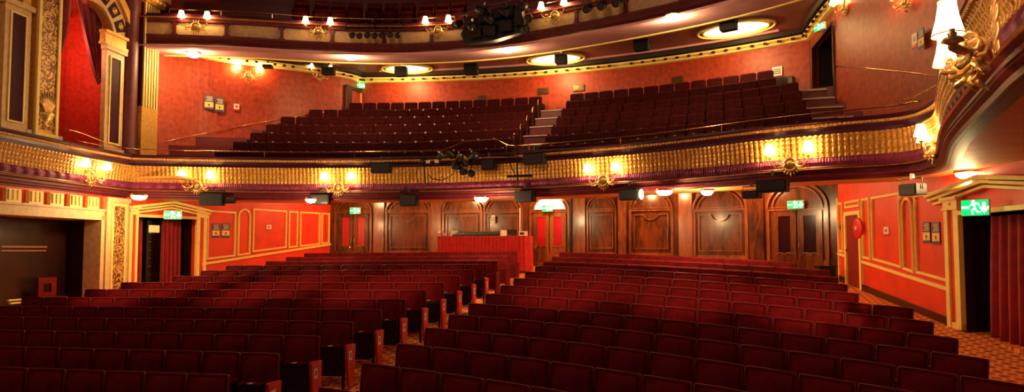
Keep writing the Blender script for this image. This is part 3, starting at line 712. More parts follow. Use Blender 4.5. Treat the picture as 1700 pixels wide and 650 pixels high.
# ------------------------------------------------------------------ stalls seats
SW = .565
def profile_back():                       # side profile (y, z) of a backrest leaning back
    return None
def make_seat():
    root = empty('theatre_seat')
    b = MB(); hw = .278
    def rows_mesh(b, rows):
        vs = []; fs = []; m = 8
        for (z, yf, yb, w) in rows:
            for x, y in ((-w, yf+.012), (-w+.012, yf), (w-.012, yf), (w, yf+.012), (w, yb-.01), (w-.02, yb), (-w+.02, yb), (-w, yb-.01)): vs.append((x, y, z))
        for i in range(len(rows)-1):
            for k in range(m): fs.append((i*m+k, i*m+(k+1) % m, (i+1)*m+(k+1) % m, (i+1)*m+k))
        fs += [tuple(range(m)), tuple(range((len(rows)-1)*m, len(rows)*m))]
        b.add(vs, fs)
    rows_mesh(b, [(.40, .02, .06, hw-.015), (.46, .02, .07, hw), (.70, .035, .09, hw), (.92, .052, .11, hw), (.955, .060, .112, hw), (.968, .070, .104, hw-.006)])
    back = b.build('backrest', M['velvet_shaded'], root)
    b = MB(); pw = .232
    vs = []; fs = []; nx, nz = 8, 8
    for i in range(nx+1):
        for k in range(nz+1):
            u, v = i/nx*2-1, k/nz*2-1; z = .690+.25*v; base = .035+.075*(z-.70)
            e = max(0, 1-abs(u)**4)*max(0, 1-abs(v)**4); vs.append((pw*u, base-.002-.040*e**.5, z))
    for i in range(nx):
        for k in range(nz): a = i*(nz+1)+k; fs.append((a, a+nz+1, a+nz+2, a+1))
    b.add(vs, fs); b.build('back_pad', M['velvet'], back, smooth=True)
    b = MB(); b.tube([(-hw+.004, .035, .62), (-hw+.004, .055, .90), (-hw+.006, .066, .962), (-hw+.02, .070, .971), (0, .074, .975), (hw-.02, .070, .971), (hw-.006, .066, .962), (hw-.004, .055, .90), (hw-.004, .035, .62)], .006, 5)
    b.build('piping', M['piping'], back, smooth=True)
    # tipped-up seat: upholstered pad against the back, dark pan towards the stage
    b = MB(); w = .225
    sh = [(-w, .22), (-w+.05, .165), (w-.05, .165), (w, .22), (w, .585), (w-.02, .605), (-w+.02, .605), (-w, .585)]
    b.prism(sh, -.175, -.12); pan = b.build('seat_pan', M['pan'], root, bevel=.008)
    b = MB(); sh2 = [(x*.98, z if z < .5 else z+.015) for x, z in sh]; b.prism(sh2, -.12, -.03); b.build('seat_cushion', M['velvet'], root, bevel=.012)
    b = MB(); 
    b.lathe([(.022, -.19), (.022, -.175)], (w*.88, 0, .38), 8, 'y')
    b.build('hinge_boss', M['steel'], pan)
    b = MB(); b.box(-.03, .03, -.165, -.10, .616, .624); b.build('seat_tag', M['white'], root)
    return root
def leg_arm(x, root):
    b = MB(); b.box(x-.024, x+.024, -.27, .015, .615, .65); b.build('armrest', M['velvet'], root, bevel=.01)
    b = MB(); b.box(x-.014, x+.014, -.20, .01, .03, .615); b.box(x-.018, x+.018, -.26, .01, 0, .03); b.build('leg', M['iron'], root)
def end_panel(x, root, sgn):
    b = MB(); a, c = sorted((x, x+sgn*.045))
    T = Matrix(((0, 1, 0, 0), (1, 0, 0, 0), (0, 0, 1, 0), (0, 0, 0, 1)))
    b.T = T; b.prism([(-.27, .50), (-.19, .03), (-.15, .0), (-.04, .0), (-.02, .04), (.04, .64), (-.24, .66), (-.27, .64)], a, c)
    e = b.build('end_panel', M['endpanel'], root, bevel=.008)
    b = MB(); xx = (c, c+.006) if sgn > 0 else (a-.006, a)
    b.box(xx[0], xx[1], -.205, -.115, .42, .555); pl = b.build('number_plate', M['white'], e)
    to = text_mesh('plate_number', '8', .11, M['iron'], .001, e)
    to.location = ((c+.0075) if sgn > 0 else a-.0075, -.16, .4875); to.rotation_euler = (PI/2, 0, sgn*PI/2)
    return e
proto = make_seat(); leg_arm(-SW/2, proto)
endR = make_seat(); leg_arm(-SW/2, endR)                 # last seat at the right end of a row
b = MB(); b.box(SW/2-.014, SW/2+.014, -.30, -.24, .0, .615); b.box(SW/2-.03, SW/2+.008, -.27, .01, .615, .652); b.build('leg', M['iron'], endR)
end_panel(SW/2+.012, endR, 1)
endL = make_seat(); leg_arm(-SW/2, endL); end_panel(-SW/2-.02, endL, -1)
AL, AR = -5.33, -4.07
def lcurve(k, x): dx = AL - x; return 6.45+.93*k - .075*dx - .0012*dx*dx
def rcurve(k, x): dx = x - AR; return 6.25+.93*k - .155*dx - .0265*dx*dx
def row_points(k, side):
    """seat centres along the row, from the aisle outwards: (x, y, yaw)"""
    cur, sg, x0 = (lcurve, -1, AL) if side == 'left' else (rcurve, 1, AR)
    lim = (-13.6+.18*(k-5)) if side == 'left' else (3.3-.13*(k-5) if k > 5 else 3.3+.1*(5-k))
    if side == 'left' and k < 6: lim = -15.6 if k > 0 else -15.0
    if side == 'left' and k in (4, 5): lim = -13.9
    out = []; x = x0; y = cur(k, x)
    def step(x, d):
        e = .01*sg; sl = (cur(k, x+e)-cur(k, x))/e; return x + sg*d/math.sqrt(1+sl*sl), sl
    x, sl = step(x, SW/2)
    while (x - lim)*sg < -SW*.3:
        e = .01; sl = (cur(k, x+e)-cur(k, x-e))/(2*e)
        out.append((x, cur(k, x), math.atan(sl))); x, _ = step(x, SW)
    return out
used = set(); NSEAT = 0
def place_seat(src, p, label, group):
    global NSEAT
    o = src if src.name not in used and src.get('label') is None else copy_tree(src)
    used.add(src.name)
    o.location = (p[0], p[1], floor_z(p[1]) - .002); o.rotation_euler = (0, -math.atan(.115*math.sin(p[2])), p[2]); tag(o, label, 'seat', group); NSEAT += 1
    return o
far_rows = []
LASTK = 11
for k in range(0, 14):
    for side in ('left', 'right'):
        pts = row_points(k, side)
        for i, p in enumerate(pts):
            px, py, D = project((p[0], p[1], floor_z(p[1])+.97))
            if px < -25 or px > 1730 or py > 655: continue
            if k >= LASTK: far_rows.append((p, side, i, len(pts))); continue
            last = i == len(pts)-1
            if i == 0: src = endR if side == 'left' else endL
            elif last: src = endL if side == 'left' else endR
            else: src = proto
            where = 'beside the centre aisle' if i == 0 else words_n(i+1) + ' ' + side + ' of centre aisle'
            place_seat(src, p, 'dark red velvet stalls seat in %s row from the front, %s' % (words_n(k+1), where if i else 'first %s of centre aisle' % side), 'velvet seats of the stalls')
# the rearmost rows, past the first three hundred seats: one mass
b = MB(); bp = MB()
for p, side, i, n in far_rows:
    T = Matrix.Translation((p[0], p[1], floor_z(p[1]))) @ Matrix.Rotation(p[2], 4, 'Z')
    T = T @ Matrix.Rotation(-math.atan(.115*math.sin(p[2])), 4, 'Y')
    m = MB(T); w = .279
    m.add([(-w, .0, .4), (w, .0, .4), (w, .09, .4), (-w, .09, .4), (-w, .02, .94), (w, .02, .94), (w, .11, .94), (-w, .11, .94), (-w+.02, .05, .968), (w-.02, .05, .968), (w-.02, .1, .968), (-w+.02, .1, .968)],
          [(0, 1, 5, 4), (1, 2, 6, 5), (2, 3, 7, 6), (3, 0, 4, 7), (4, 5, 9, 8), (5, 6, 10, 9), (6, 7, 11, 10), (7, 4, 8, 11), (8, 9, 10, 11)])
    m.prism([(-.235, .2), (.235, .2), (.235, .6), (-.235, .6)], -.17, -.03); m.box(-.30, -.265, -.27, .05, 0, .65)
    if i == 0: m.box(*( (.27, .32) if side == 'left' else (-.32, -.27)), -.3, .1, 0, .65)
    b.add(m.v, m.f)
o = b.build('rear_stalls_seats', M['velvet']); tag(o, 'massed rearmost rows of dark red seats below the wood panelling', 'seats', None, 'stuff')
# ------------------------------------------------------------------ circle seats
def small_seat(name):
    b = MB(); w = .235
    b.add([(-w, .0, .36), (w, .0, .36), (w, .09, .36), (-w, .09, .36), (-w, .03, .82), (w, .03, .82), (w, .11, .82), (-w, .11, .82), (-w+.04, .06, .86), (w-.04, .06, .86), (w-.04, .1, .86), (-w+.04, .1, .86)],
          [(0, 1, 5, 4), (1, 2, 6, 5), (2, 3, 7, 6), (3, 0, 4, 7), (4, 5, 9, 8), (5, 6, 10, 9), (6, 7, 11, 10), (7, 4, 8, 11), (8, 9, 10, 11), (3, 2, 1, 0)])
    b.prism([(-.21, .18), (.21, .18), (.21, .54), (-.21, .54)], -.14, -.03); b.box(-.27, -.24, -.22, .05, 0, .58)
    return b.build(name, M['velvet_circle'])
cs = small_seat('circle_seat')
b = MB(); b.box(-.028, .028, -.15, -.142, .49, .545); b.build('number_tag', M['white'], cs)
CAL = (-5.62, -4.62)                     # centre aisle of the circle
first = True; NC = 0
for k in range(NR):
    R = R0 + DR*k
    for side in ('left', 'right'):
        x0 = CAL[0] if side == 'left' else CAL[1]
        sg = -1 if side == 'left' else 1
        a = math.acos((x0-CX)/R); i = 0
        while True:
            aa = a - sg*(.26+.52*i)/R; x, y = CX+R*math.cos(aa), CY+R*math.sin(aa)
            if side == 'left':
                lim = max(-14.4, -12.45 - max(0, 22.6-y)*.60)
                if x < lim: break
            else:
                lim = 2.15 + max(0, (21.0-y))*.10
                if x > lim: break
            i += 1
            if (k+i) % 1: continue
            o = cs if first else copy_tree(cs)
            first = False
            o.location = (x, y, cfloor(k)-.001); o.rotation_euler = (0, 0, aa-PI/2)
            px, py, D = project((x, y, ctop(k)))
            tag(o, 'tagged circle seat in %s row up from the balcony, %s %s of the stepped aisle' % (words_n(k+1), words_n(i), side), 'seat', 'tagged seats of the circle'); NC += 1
# ------------------------------------------------------------------ upper circle seats (only the first rows clear the ledge)
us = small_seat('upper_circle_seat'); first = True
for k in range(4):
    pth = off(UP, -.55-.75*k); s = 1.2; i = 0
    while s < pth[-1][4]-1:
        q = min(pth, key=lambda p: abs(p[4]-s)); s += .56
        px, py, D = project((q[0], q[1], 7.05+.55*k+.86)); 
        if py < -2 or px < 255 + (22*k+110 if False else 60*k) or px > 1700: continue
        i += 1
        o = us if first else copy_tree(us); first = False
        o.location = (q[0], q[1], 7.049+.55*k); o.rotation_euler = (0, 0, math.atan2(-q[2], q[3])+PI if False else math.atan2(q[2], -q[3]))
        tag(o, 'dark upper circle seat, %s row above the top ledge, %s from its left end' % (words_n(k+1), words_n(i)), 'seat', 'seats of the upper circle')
# centre aisle steps of the circle with pale nosings and small rail posts
for k in range(NR):
    R = R0 + DR*k; xm = (CAL[0]+CAL[1])/2; y = arcpt(R-.38, xm)[1]
    st = empty('aisle_step', (xm, y, cfloor(k)), 0)
    tag(st, 'white-edged aisle step in the circle, %s counted upwards' % words_n(k+1), 'step', 'centre aisle steps of the circle')
    b = MB(); b.box(-.45, .45, -.02, .35, -.0, .21); b.build('tread', M['maroon'], st)
    b = MB(); b.box(-.45, .45, -.05, .03, .205, .235); b.build('nosing', M['step'], st)
for k in range(6):
    R = R0 + DR*k; x = CAL[0]+.02; y = arcpt(R+.1, x)[1]
    b = MB(); b.lathe([(.05, 0), (.05, .02), (.018, .03), (.018, .95), (.03, .97), (.001, 1.0)], (0, 0, 0), 8)
    o = b.build('aisle_post', M['brass'], loc=(x, y, cfloor(k))); tag(o, 'slim brass post at left edge of circle aisle, %s going up' % words_n(k+1), 'post', 'brass posts along the circle aisle')
for k in range(6):
    R = R0 + DR*k; x = 2.75+.05*(6-k); y = arcpt(R-.36, x)[1]
    st = empty('side_aisle_step', (x, y, cfloor(k))); tag(st, 'pale-edged step of right side aisle near the circle doorway, %s going up' % words_n(k+1), 'step', 'right side aisle steps of the circle')
    b = MB(); b.box(-.5, .4, 0, .35, 0, .21); b.build('tread', M['maroon'], st); b = MB(); b.box(-.5, .4, -.03, .05, .205, .24); b.build('nosing', M['step'], st)
# ------------------------------------------------------------------ helpers for placing fixtures
def on_front(px, py, o=.1, path=None):
    path = path or FRONT
    q = near_px(path, px, 1.9 if path is not UP else 6.5); n = Vector((q[2], q[3], 0)).normalized(); P0 = at_out(q, o, 0)
    d = ray(px, py); t = P0.dot(n)/d.dot(n); return d*t, n
def yaw_of(n): return math.atan2(-n.x, n.y)          # local +Y turned onto n
def local(root_loc, rz): return None
# ------------------------------------------------------------------ gilt two-branch sconce
def make_sconce():
    root = empty('wall_sconce')
    b = MB(); b.tube([(.13*math.cos(2*PI*k/16), .06, .13*math.sin(2*PI*k/16)) for k in range(16)], .022, 6, True)
    b.lathe([(.12, 0), (.12, .03), (.05, .05), (.001, .055)], (0, 0, 0), 14, 'y')
    for k in range(5):
        a = PI*(.25+.125*k); b.tube([(0, .06, -.07), (.07*math.cos(a), .075, -.07+.12*math.sin(a)), (.1*math.cos(a), .07, -.07+.17*math.sin(a))], [.02, .016, .006], 5)
    b.build('crest', M['gilt'], root, smooth=True)
    b = MB()
    for k in range(7):
        a = PI*(1.18+.64*k/6); r0, r1 = .15, .27-.02*abs(k-3)
        b.tube([(r0*math.cos(a), .03, r0*math.sin(a)), ((r0+r1)/2*math.cos(a), .05, (r0+r1)/2*math.sin(a)), (r1*math.cos(a), .02, r1*math.sin(a))], [.012, .022, .004], 5)
    for k in range(3):
        a = PI*(.38+.12*k); b.tube([(.14*math.cos(a), .05, .14*math.sin(a)), (.25*math.cos(a), .03, .25*math.sin(a))], [.02, .004], 5)
    b.tube([(.148*math.cos(2*PI*k/16), .04, .148*math.sin(2*PI*k/16)) for k in range(16)], .016, 6, True); b.build('leaf_rays', M['gilt'], root, smooth=True)
    for s in (-1, 1):
        b = MB(); P = [(s*.10, .07, .02), (s*.17, .13, -.06), (s*.26, .17, -.07), (s*.34, .19, .0), (s*.385, .20, .09), (s*.385, .20, .13)]
        b.tube([tuple(p) for p in [(x, y, z) for x, y, z in P]], [.016, .022, .02, .018, .014, .014], 6)
        b.tube([(s*(.22+.05*math.cos(a)), .15, .0+.05*math.sin(a)) for a in [k*.7 for k in range(8)]], .011, 5)
        b.tube([(s*.20, .10, -.10), (s*.28, .12, -.13), (s*.33, .12, -.09)], [.016, .02, .004], 5)
        arm = b.build('arm', M['gilt'], root, smooth=True)
        b = MB(); b.lathe([(.012, 0), (.055, .015), (.045, .03), (.02, .035), (.018, .11), (.001, .115)], (s*.385, .20, .12), 10); b.build('candle_cup', M['gilt'], arm, smooth=True)
        b = MB(); b.lathe([(.118, .235), (.112, .245), (.088, .33), (.066, .435), (.062, .437), (.084, .33), (.108, .243)], (s*.385, .20, .0), 14)
        b.build('lamp_shade', M['shade'], root, smooth=True)
        b = MB(); b.ball((s*.385, .2, .31), .03, sz=1.5, n=8); b.build('bulb', M['globe'], arm, smooth=True)
    return root
SC = make_sconce(); sc_used = False
def sconce(px, py, label, group, path=None, wall=None, o=.1, scale=1.0, power=18, pos=None, n=None):
    global sc_used
    if pos is None:
        if wall is not None: d = ray(px, py); t = (wall.A.dot(wall.n)+o)/d.dot(wall.n); pos = d*t; n = wall.n
        else: pos, n = on_front(px, py, o, path)
    r = copy_tree(SC) if sc_used else SC
    sc_used = True
    r.location = pos; r.rotation_euler = (0, 0, yaw_of(n)); r.scale = (scale,)*3; tag(r, label, 'wall lamp', group)
    return r, pos, n
# the two lamps of a sconce light the wall round it (small lamp between wall and shades)
def glow(pos, n, power, scale=1.0, dz=.30, both=True):
    t = Vector((n.y, -n.x, 0))
    for s in ((-1, 1) if both else (1,)):
        point('lamp_light', pos + (t*s*.385 + n*.06 + Vector((0, 0, dz)))*scale, power, (1, .58, .20), .05)
G = 'gilt twin-shade lamps along the circle front'
GP = 26
for px, py, lb in ((149, 294, 'leftmost gilt twin-shade lamp of the circle front, below the arched box'),
                   (328, 309, 'gilt twin-shade lamp above the left exit doorway, second from left on the circle front'),
                   (563, 312, 'gilt twin-shade lamp above the left rear exit door, third along the circle front'),
                   (1003, 300, 'gilt twin-shade lamp just right of the balcony lighting cluster'),
                   (1313, 273, 'gilt twin-shade lamp above the right rear exit door, before the balcony bend')):
    r, p, n = sconce(px, py, lb, G, o=.09); glow(p, n, GP)
q, n = on_front(1545, 232, .12)
r, p, n = sconce(1541, 236, 'gilt twin-shade lamp at the tight balcony bend, seen from its side', G, pos=at_out(near_px(FRONT[-450:], 1562, 1.9), .08, 1.72), n=Vector((-.95, .30, 0)).normalized()); glow(p, n, GP)
G2 = 'gilt twin lamps along the upper circle front'
for px, py, lb in ((326, 45, 'gilt twin lamp at the left end of the upper circle front'), (529, 54, 'gilt twin lamp on the upper front, left of the row of black floodlights'),
                   (728, 52, 'gilt twin lamp on the upper front, left of the big black lighting bridge'), (922, 27, 'gilt twin lamp on the upper front, right of the black lighting bridge')):
    r, p, n = sconce(px, py, lb, G2, path=UP, o=.06, scale=.95); glow(p, n, 42)
lpW = Wall((-16.2, 18.6), (-14.6, 20.2))
for px, py, lb in ((412, 127, 'gilt twin lamp on the left circle wall, nearer the stage of two'), (531, 126, 'gilt twin lamp on left circle wall beside a black loudspeaker')):
    r, p, n = sconce(px, py, lb, 'gilt lamps on the circle side walls', wall=lpW, o=.03, scale=.9); glow(p, n, 75)
Wr = Wall((3.35, 19.2), (4.0, 16.0)); r, p, n = sconce(1405, 12, 'gilt twin lamp on the right circle wall above the dark doorway', 'gilt lamps on the circle side walls', wall=Wr, o=.03, scale=.9); glow(p, n, 75)
Wr2 = Wall((4.0, 16.0), (4.5, 13.0)); r, p, n = sconce(1508, 2, 'gilt lamp on right circle wall cut by the top of the picture', 'gilt lamps on the circle side walls', wall=Wr2, o=.03, scale=.9); glow(p, n, 24)
# ------------------------------------------------------------------ near lamp: ornate gilt bracket with two bell shades
q = near_px(FRONT[-300:], 1652, 1.75)
base = at_out(q, .06, 0); base.z = ray(1652, 100).z/ray(1652, 100).y*base.y
nr = empty('ornate_bracket_lamp', base, yaw_of(Vector((q[2], q[3], 0)))); tag(nr, 'large gilt bracket lamp with two bell shades on the near right balcony front', 'wall lamp')
def to_local(root, w):
    c, s = math.cos(root.rotation_euler[2]), math.sin(root.rotation_euler[2]); d = Vector(w) - root.location
    return Vector((d.x*c + d.y*s, -d.x*s + d.y*c, d.z))
def L2(px, py, out):                      # a point whose local y (distance from the fascia) is out
    d = ray(px, py); c, s = math.cos(nr.rotation_euler[2]), math.sin(nr.rotation_euler[2])
    # local y of d*t - base = out
    dy = -d.x*s + d.y*c; by = -base.x*s + base.y*c; t = (out + by)/dy
    return to_local(nr, d*t)
b = MB(); b.ball((0, .06, 0), .13, sz=1.0, n=12, m=8)
for k in range(7):
    a = 2*PI*k/7; b.tube([(0, .12, 0), (.12*math.cos(a), .16, .12*math.sin(a)), (.20*math.cos(a), .08, .20*math.sin(a))], [.03, .05, .008], 6)
b.build('boss', M['gilt'], nr, smooth=True)
sh1 = L2(1573, 30, .55); sh2 = L2(1569, 86, .42)
for nm, s, e, rad in (('upper', L2(1640, 96, .12), L2(1581, 63, .55), .03), ('lower', L2(1640, 118, .12), L2(1574, 116, .42), .03)):
    mid = (s+e)/2; b = MB()
    b.tube([s, s.lerp(e, .25)+Vector((0, 0, .07)), mid+Vector((0, 0, .02)), s.lerp(e, .75)+Vector((0, 0, -.05)), e+Vector((0, 0, -.06)), e], [rad*1.3, rad*1.4, rad, rad*1.2, rad, .02], 8)
    for t, up in ((.25, .14), (.5, -.12), (.72, .10)):
        c0 = s.lerp(e, t); b.tube([c0, c0+Vector((.06, .03, up*.6)), c0+Vector((.0, .08, up)), c0+Vector((-.06, .05, up*.8))], [.02, .032, .028, .006], 6)
    for t in (.35, .6): 
        c0 = s.lerp(e, t); b.tube([c0+Vector((0, .07*math.cos(a), .07*math.sin(a)+.04)) for a in [k*.8 for k in range(8)]], [.02]*7+[.008], 6)
    arm = b.build('arm', M['gilt'], nr, smooth=True)
    b = MB(); b.lathe([(.02, -.045), (.07, -.025), (.055, .0), (.025, .01), (.03, .03), (.018, .04), (.018, .06), (.001, .062)], tuple(e), 12); b.build('candle_cup', M['gilt'], arm, smooth=True)
for s, hgt, r1, r0 in ((sh1, .24, .100, .056), (sh2, .23, .096, .054)):
    b = MB(); b.lathe([(r1, -hgt/2), (r1*.88, -hgt*.30), (r1*.70, 0), (r0*1.02, hgt*.35), (r0, hgt/2), (r0-.006, hgt/2), (r0*.98, hgt*.33), (r1*.66, 0), (r1-.01, -hgt/2+.005)], tuple(s), 20); lsh = b.build('lamp_shade', M['shade'], nr, smooth=True)
    for z, rr in ((-hgt/2, r1), (hgt/2, r0)): b = MB(); b.tube([(s.x+rr*math.cos(2*PI*k/20), s.y+rr*math.sin(2*PI*k/20), s.z+z) for k in range(20)], .005, 5, True); b.build('shade_binding', M['cream'], lsh)
    c, sn = math.cos(nr.rotation_euler[2]), math.sin(nr.rotation_euler[2])
    wpos = base + Vector((s.x*c - s.y*sn, s.x*sn + s.y*c, s.z))
    point('lamp_light', wpos + Vector((0, 0, -hgt/2-.06)), 9, (1, .58, .2), .06)
# crossed gilt leaves hanging below the bracket
b = MB()
for px, py, qx, qy in ((1600, 110, 1588, 150), (1608, 118, 1622, 152), (1618, 120, 1642, 150), (1600, 100, 1580, 122)):
    a, e = L2(px, py, .22), L2(qx, qy, .14); b.tube([a, a.lerp(e, .5)+Vector((0, .06, .02)), e], [.03, .045, .008], 6)
b.tube([L2(1610+16*math.cos(a), 118+14*math.sin(a), .25) for a in [2*PI*k/14 for k in range(14)]], .018, 6, True)
b.build('acanthus_leaves', M['gilt'], nr, smooth=True)
# twisted gold cord that carries the bracket
b = MB(); e = L2(1655, 90, .14)
pts = [e + Vector((0, 0, .05*i)) for i in range(40)]
for ph in (0, PI): b.tube([p + Vector((.014*math.cos(i*1.1+ph), .014*math.sin(i*1.1+ph), 0)) for i, p in enumerate(pts)], .017, 6)
b.build('twisted_cord', M['gilt'], nr, smooth=True)
# ------------------------------------------------------------------ lit globes
def globe(px, py, z, r, label, cat, group, power, dz=.16, col=(1, .66, .28)):
    c = at_z(px, py, z-.09*r/.2); o = empty('ceiling_lamp', (c.x, c.y, z))
    b = MB(); b.lathe([(r*1.06, 0), (r*1.08, -.03), (r*.98, -.045), (.001, -.045)], (0, 0, 0), 18); b.build('rim', M['brass'], o, smooth=True)
    b = MB(); b.lathe([(r*.97, -.045), (r*.88, -.09), (r*.6, -.135), (.001, -.15)], (0, 0, 0), 18); b.build('glass_bowl', M['globe'], o, smooth=True)
    tag(o, label, cat, group); point('lamp_light', (c.x, c.y, z-dz-.06), power, col, r*.6)
GU = 'round lit ceiling bowls under the circle front'
for i, (px, py, lb, pw) in enumerate(((231, 328, 'lit ceiling bowl under the circle above the left doorway pediment', 150), (516, 332, 'lit ceiling bowl under the circle beside a black projector box, over the left wall panels', 90),
     (799, 331, 'lit ceiling bowl under the circle above the red-clothed sound desk', 130), (1103, 320, 'bigger lit ceiling bowl under the circle, left one of the close pair', 120),
     (1174, 318.5, 'lit ceiling bowl under the circle, right one of the close pair', 100), (1606, 291, 'dazzling lit ceiling bowl above the right doorway pediment', 320))):
    globe(px, py, 1.42 if px not in (231, 1606) else 1.43, .20 if px not in (516, 1174) else .15, lb, 'ceiling lamp', GU, pw)
def soff_z(px):  return 6.10
for px, py, lb in ((321, 92, 'lit ceiling bowl on the pink soffit, leftmost of four'), (582, 96, 'lit ceiling bowl on the pink soffit, second from left'),
                   (842, 84, 'lit ceiling bowl on the pink soffit below the black lighting bridge'), (1118, 30, 'lit ceiling bowl on the pink soffit, rightmost of four')):
    globe(px, py, 6.09, .21, lb, 'ceiling lamp', 'lit bowls on the pink upper soffit', 175, .2)
for (x, y) in ((-12.3, 20.6), (-8.6, 21.3), (-5.3, 21.5), (-2.0, 21.1), (1.2, 20.0)):
    o = MB(); o.lathe([(.11, 0), (.11, -.02), (.09, -.03), (.001, -.03)], (0, 0, 0), 14)
    px, py, D = project((x, y, 2.0))
    ob = o.build('downlight', M['globe'], loc=(x, y, 1.995)); tag(ob, 'small round downlight in the rear stalls ceiling, %s' % {-12.3: 'nearest the left wall', -8.6: 'left of the sound desk', -5.3: 'over the centre doors', -2.0: 'over the dark panel', 1.2: 'over the right rear doors'}[x], 'downlight', 'downlights above the rear stalls')
    point('lamp_light', (x, y, 1.85), 95, (1, .52, .2), .08)
# oval domes of the circle ceiling, cove light put in as glowing discs
for px, py, w, lb in ((676, 113, .95, 'oval lit ceiling recess of the circle, leftmost and smallest'), (922, 97, 1.05, 'oval lit ceiling recess of the circle, middle of the three'), (1221, 47, 1.15, 'oval lit ceiling recess of the circle, rightmost and widest')):
    c = at_z(px, py, 6.76); o = empty('ceiling_dome_light', (c.x, c.y, 6.775), -.1); rot = math.atan2(c.x-CX, c.y-CY); o.rotation_euler = (0, 0, -rot)
    b = MB(); N = 36
    for rr, dz in ((1.0, .05), (.86, .04)):
        b.tube([(w*rr*math.cos(2*PI*k/N), w*.62*rr*math.sin(2*PI*k/N), -dz) for k in range(N)], .035, 6, True)
    b.build('rim', M['cream'], o, smooth=True)
    b = MB(); b.lathe([(.84, -.02), (.6, -.035), (.001, -.03)], (0, 0, 0), 32, 'z', w, w*.62); b.build('cove_glow_disc', M['dome'], o, smooth=True)
    tag(o, lb, 'ceiling light', 'oval lit recesses in the circle ceiling'); point('lamp_light', (c.x, c.y, 6.45), 115, (1, .58, .22), .25)
    n = Vector((math.sin(rot), math.cos(rot), 0)); 
# ------------------------------------------------------------------ black stage equipment
def flood(name, loc, rz, w, h, d, label, group, lens=True, tilt=0, hang=.20):
    o = empty(name, loc, rz); o.rotation_euler = (tilt, 0, rz)
    b = MB(); b.box(-w/2, w/2, -d/2, d/2, -h/2, h/2); body = b.build('housing', M['black'], o, bevel=.015)
    b = MB(); b.tube([(-w/2-.02, 0, 0), (-w/2-.02, 0, h*.5+.10), (w/2+.02, 0, h*.5+.10), (w/2+.02, 0, 0)], .012, 5); b.build('yoke', M['iron'], o)
    b = MB(); b.box(-.03, .03, -.03, .03, h*.5+.09, h*.5+hang); b.build('hanger_bracket', M['steel'], o)
    if lens: b = MB(); b.box(-w/2+.03, w/2-.03, d/2, d/2+.012, -h/2+.03, h/2-.03); b.build('front_glass', M['lens'], body)
    else:
        b = MB()
        for k in range(4): b.box(-w/2+.03, w/2-.03, d/2, d/2+.008, -h/2+.03+k*(h-.06)/4, -h/2+.03+(k+.6)*(h-.06)/4)
        b.build('grille', M['iron'], body)
    tag(o, label, 'stage light' if lens else 'loudspeaker', group); return o
def boxpx(x0, y0, x1, y1, o, path, label, group, name='floodlight', lens=True, depth=.28):
    p, n = on_front((x0+x1)/2, (y0+y1)/2, o, path); D = project(p)[2]; w = (x1-x0)/FOC*D*1.02; h = (y1-y0)/FOC*D*.9
    return flood(name, p, yaw_of(n), w, h, depth, label, group, lens)
GB = 'black floodlights hung on the balcony front'
for a in ((617, 269, 650, 288, 'black boxy floodlight on the balcony front, leftmost over the gold band'), (801, 264, 824, 283, 'small black floodlight on the gold band, right of the cable tangle'),
          (870, 254, 905, 274, 'wide black floodlight on the gold band, under the circle aisle')):
    boxpx(a[0], a[1], a[2], a[3], .34, FRONT, a[4], GB)
GL = 'black lights hung under the balcony lip'
for a in ((334, 320, 371, 342, 'black projector box under the balcony lip beside the left doorway pediment'), (517, 322, 547, 340, 'black floodlight under the lip beside the rear edge of the left wall'),
          (665, 322, 694, 343, 'black floodlight under the lip, left of the sound desk'), (856, 316, 888, 336, 'black floodlight under the lip between desk lamp and fanlit door'),
          (1030, 313, 1062, 333, 'black spotlight with lit white rim under the lip, beside the lit bowl'), (1235, 316, 1262, 330, 'small black floodlight under the lip, right of the arched panel'),
          (1259, 298, 1307, 320, 'large black floodlight across the cornice above the right rear door'), (1498, 304, 1532, 325, 'black loudspeaker under the lip above the right wall panels')):
    o = boxpx(a[0], a[1], a[2], a[3], .12 if a[0] != 1259 else .35, FRONT, a[4], GL, 'floodlight' if a[0] != 1498 else 'loudspeaker', a[0] != 1498)
    if a[0] == 1030:
        b = MB(); b.lathe([(.10, 0), (.13, .02), (.13, .04), (.001, .035)], (0, 0, 0), 16, 'x', ); w_ = .5
        k = b.build('lit_rim', M['dome'], o); k.location = (-.27, 0, 0); k.rotation_euler = (0, 0, PI)
    if a[0] == 334:
        b = MB(); b.lathe([(.085, 0), (.095, .05), (.09, .35), (.001, .35)], (0, 0, 0), 14, 'x'); k = b.build('lens_barrel', M['black'], o); k.location = (-.28, 0, -.02); k.rotation_euler = (0, 0, PI)
GC = 'black loudspeakers under the pink soffit'
UPI = mkpath([Vector((p[0]-p[2]*1.75, p[1]-p[3]*1.75)) for p in UP])
for a in ((437, 108, 452, 113, 'thin black loudspeaker under the soffit by the left circle lamp'), (535, 112, 556, 124, 'black loudspeaker in front of the left circle wall lamp'),
          (656, 111, 676, 127, 'ribbed black loudspeaker across the leftmost oval recess'), (771, 106, 794, 124, 'square black loudspeaker between leftmost and middle oval recess'),
          (922, 91, 941, 106, 'black loudspeaker across the middle oval recess'), (1053, 66, 1078, 84, 'black loudspeaker with pale side between middle and right recess'),
          (1196, 33, 1223, 51, 'black loudspeaker across the right oval recess')):
    c = at_z((a[0]+a[2])/2, (a[1]+a[3])/2, 6.30); D = project(c)[2]; nn = Vector((CX-c.x, CY-c.y, 0)).normalized()
    flood('loudspeaker', c, yaw_of(nn), (a[2]-a[0])/FOC*D, (a[3]-a[1])/FOC*D, .3, a[4], GC, False, hang=.45-(a[3]-a[1])/FOC*D*.5)
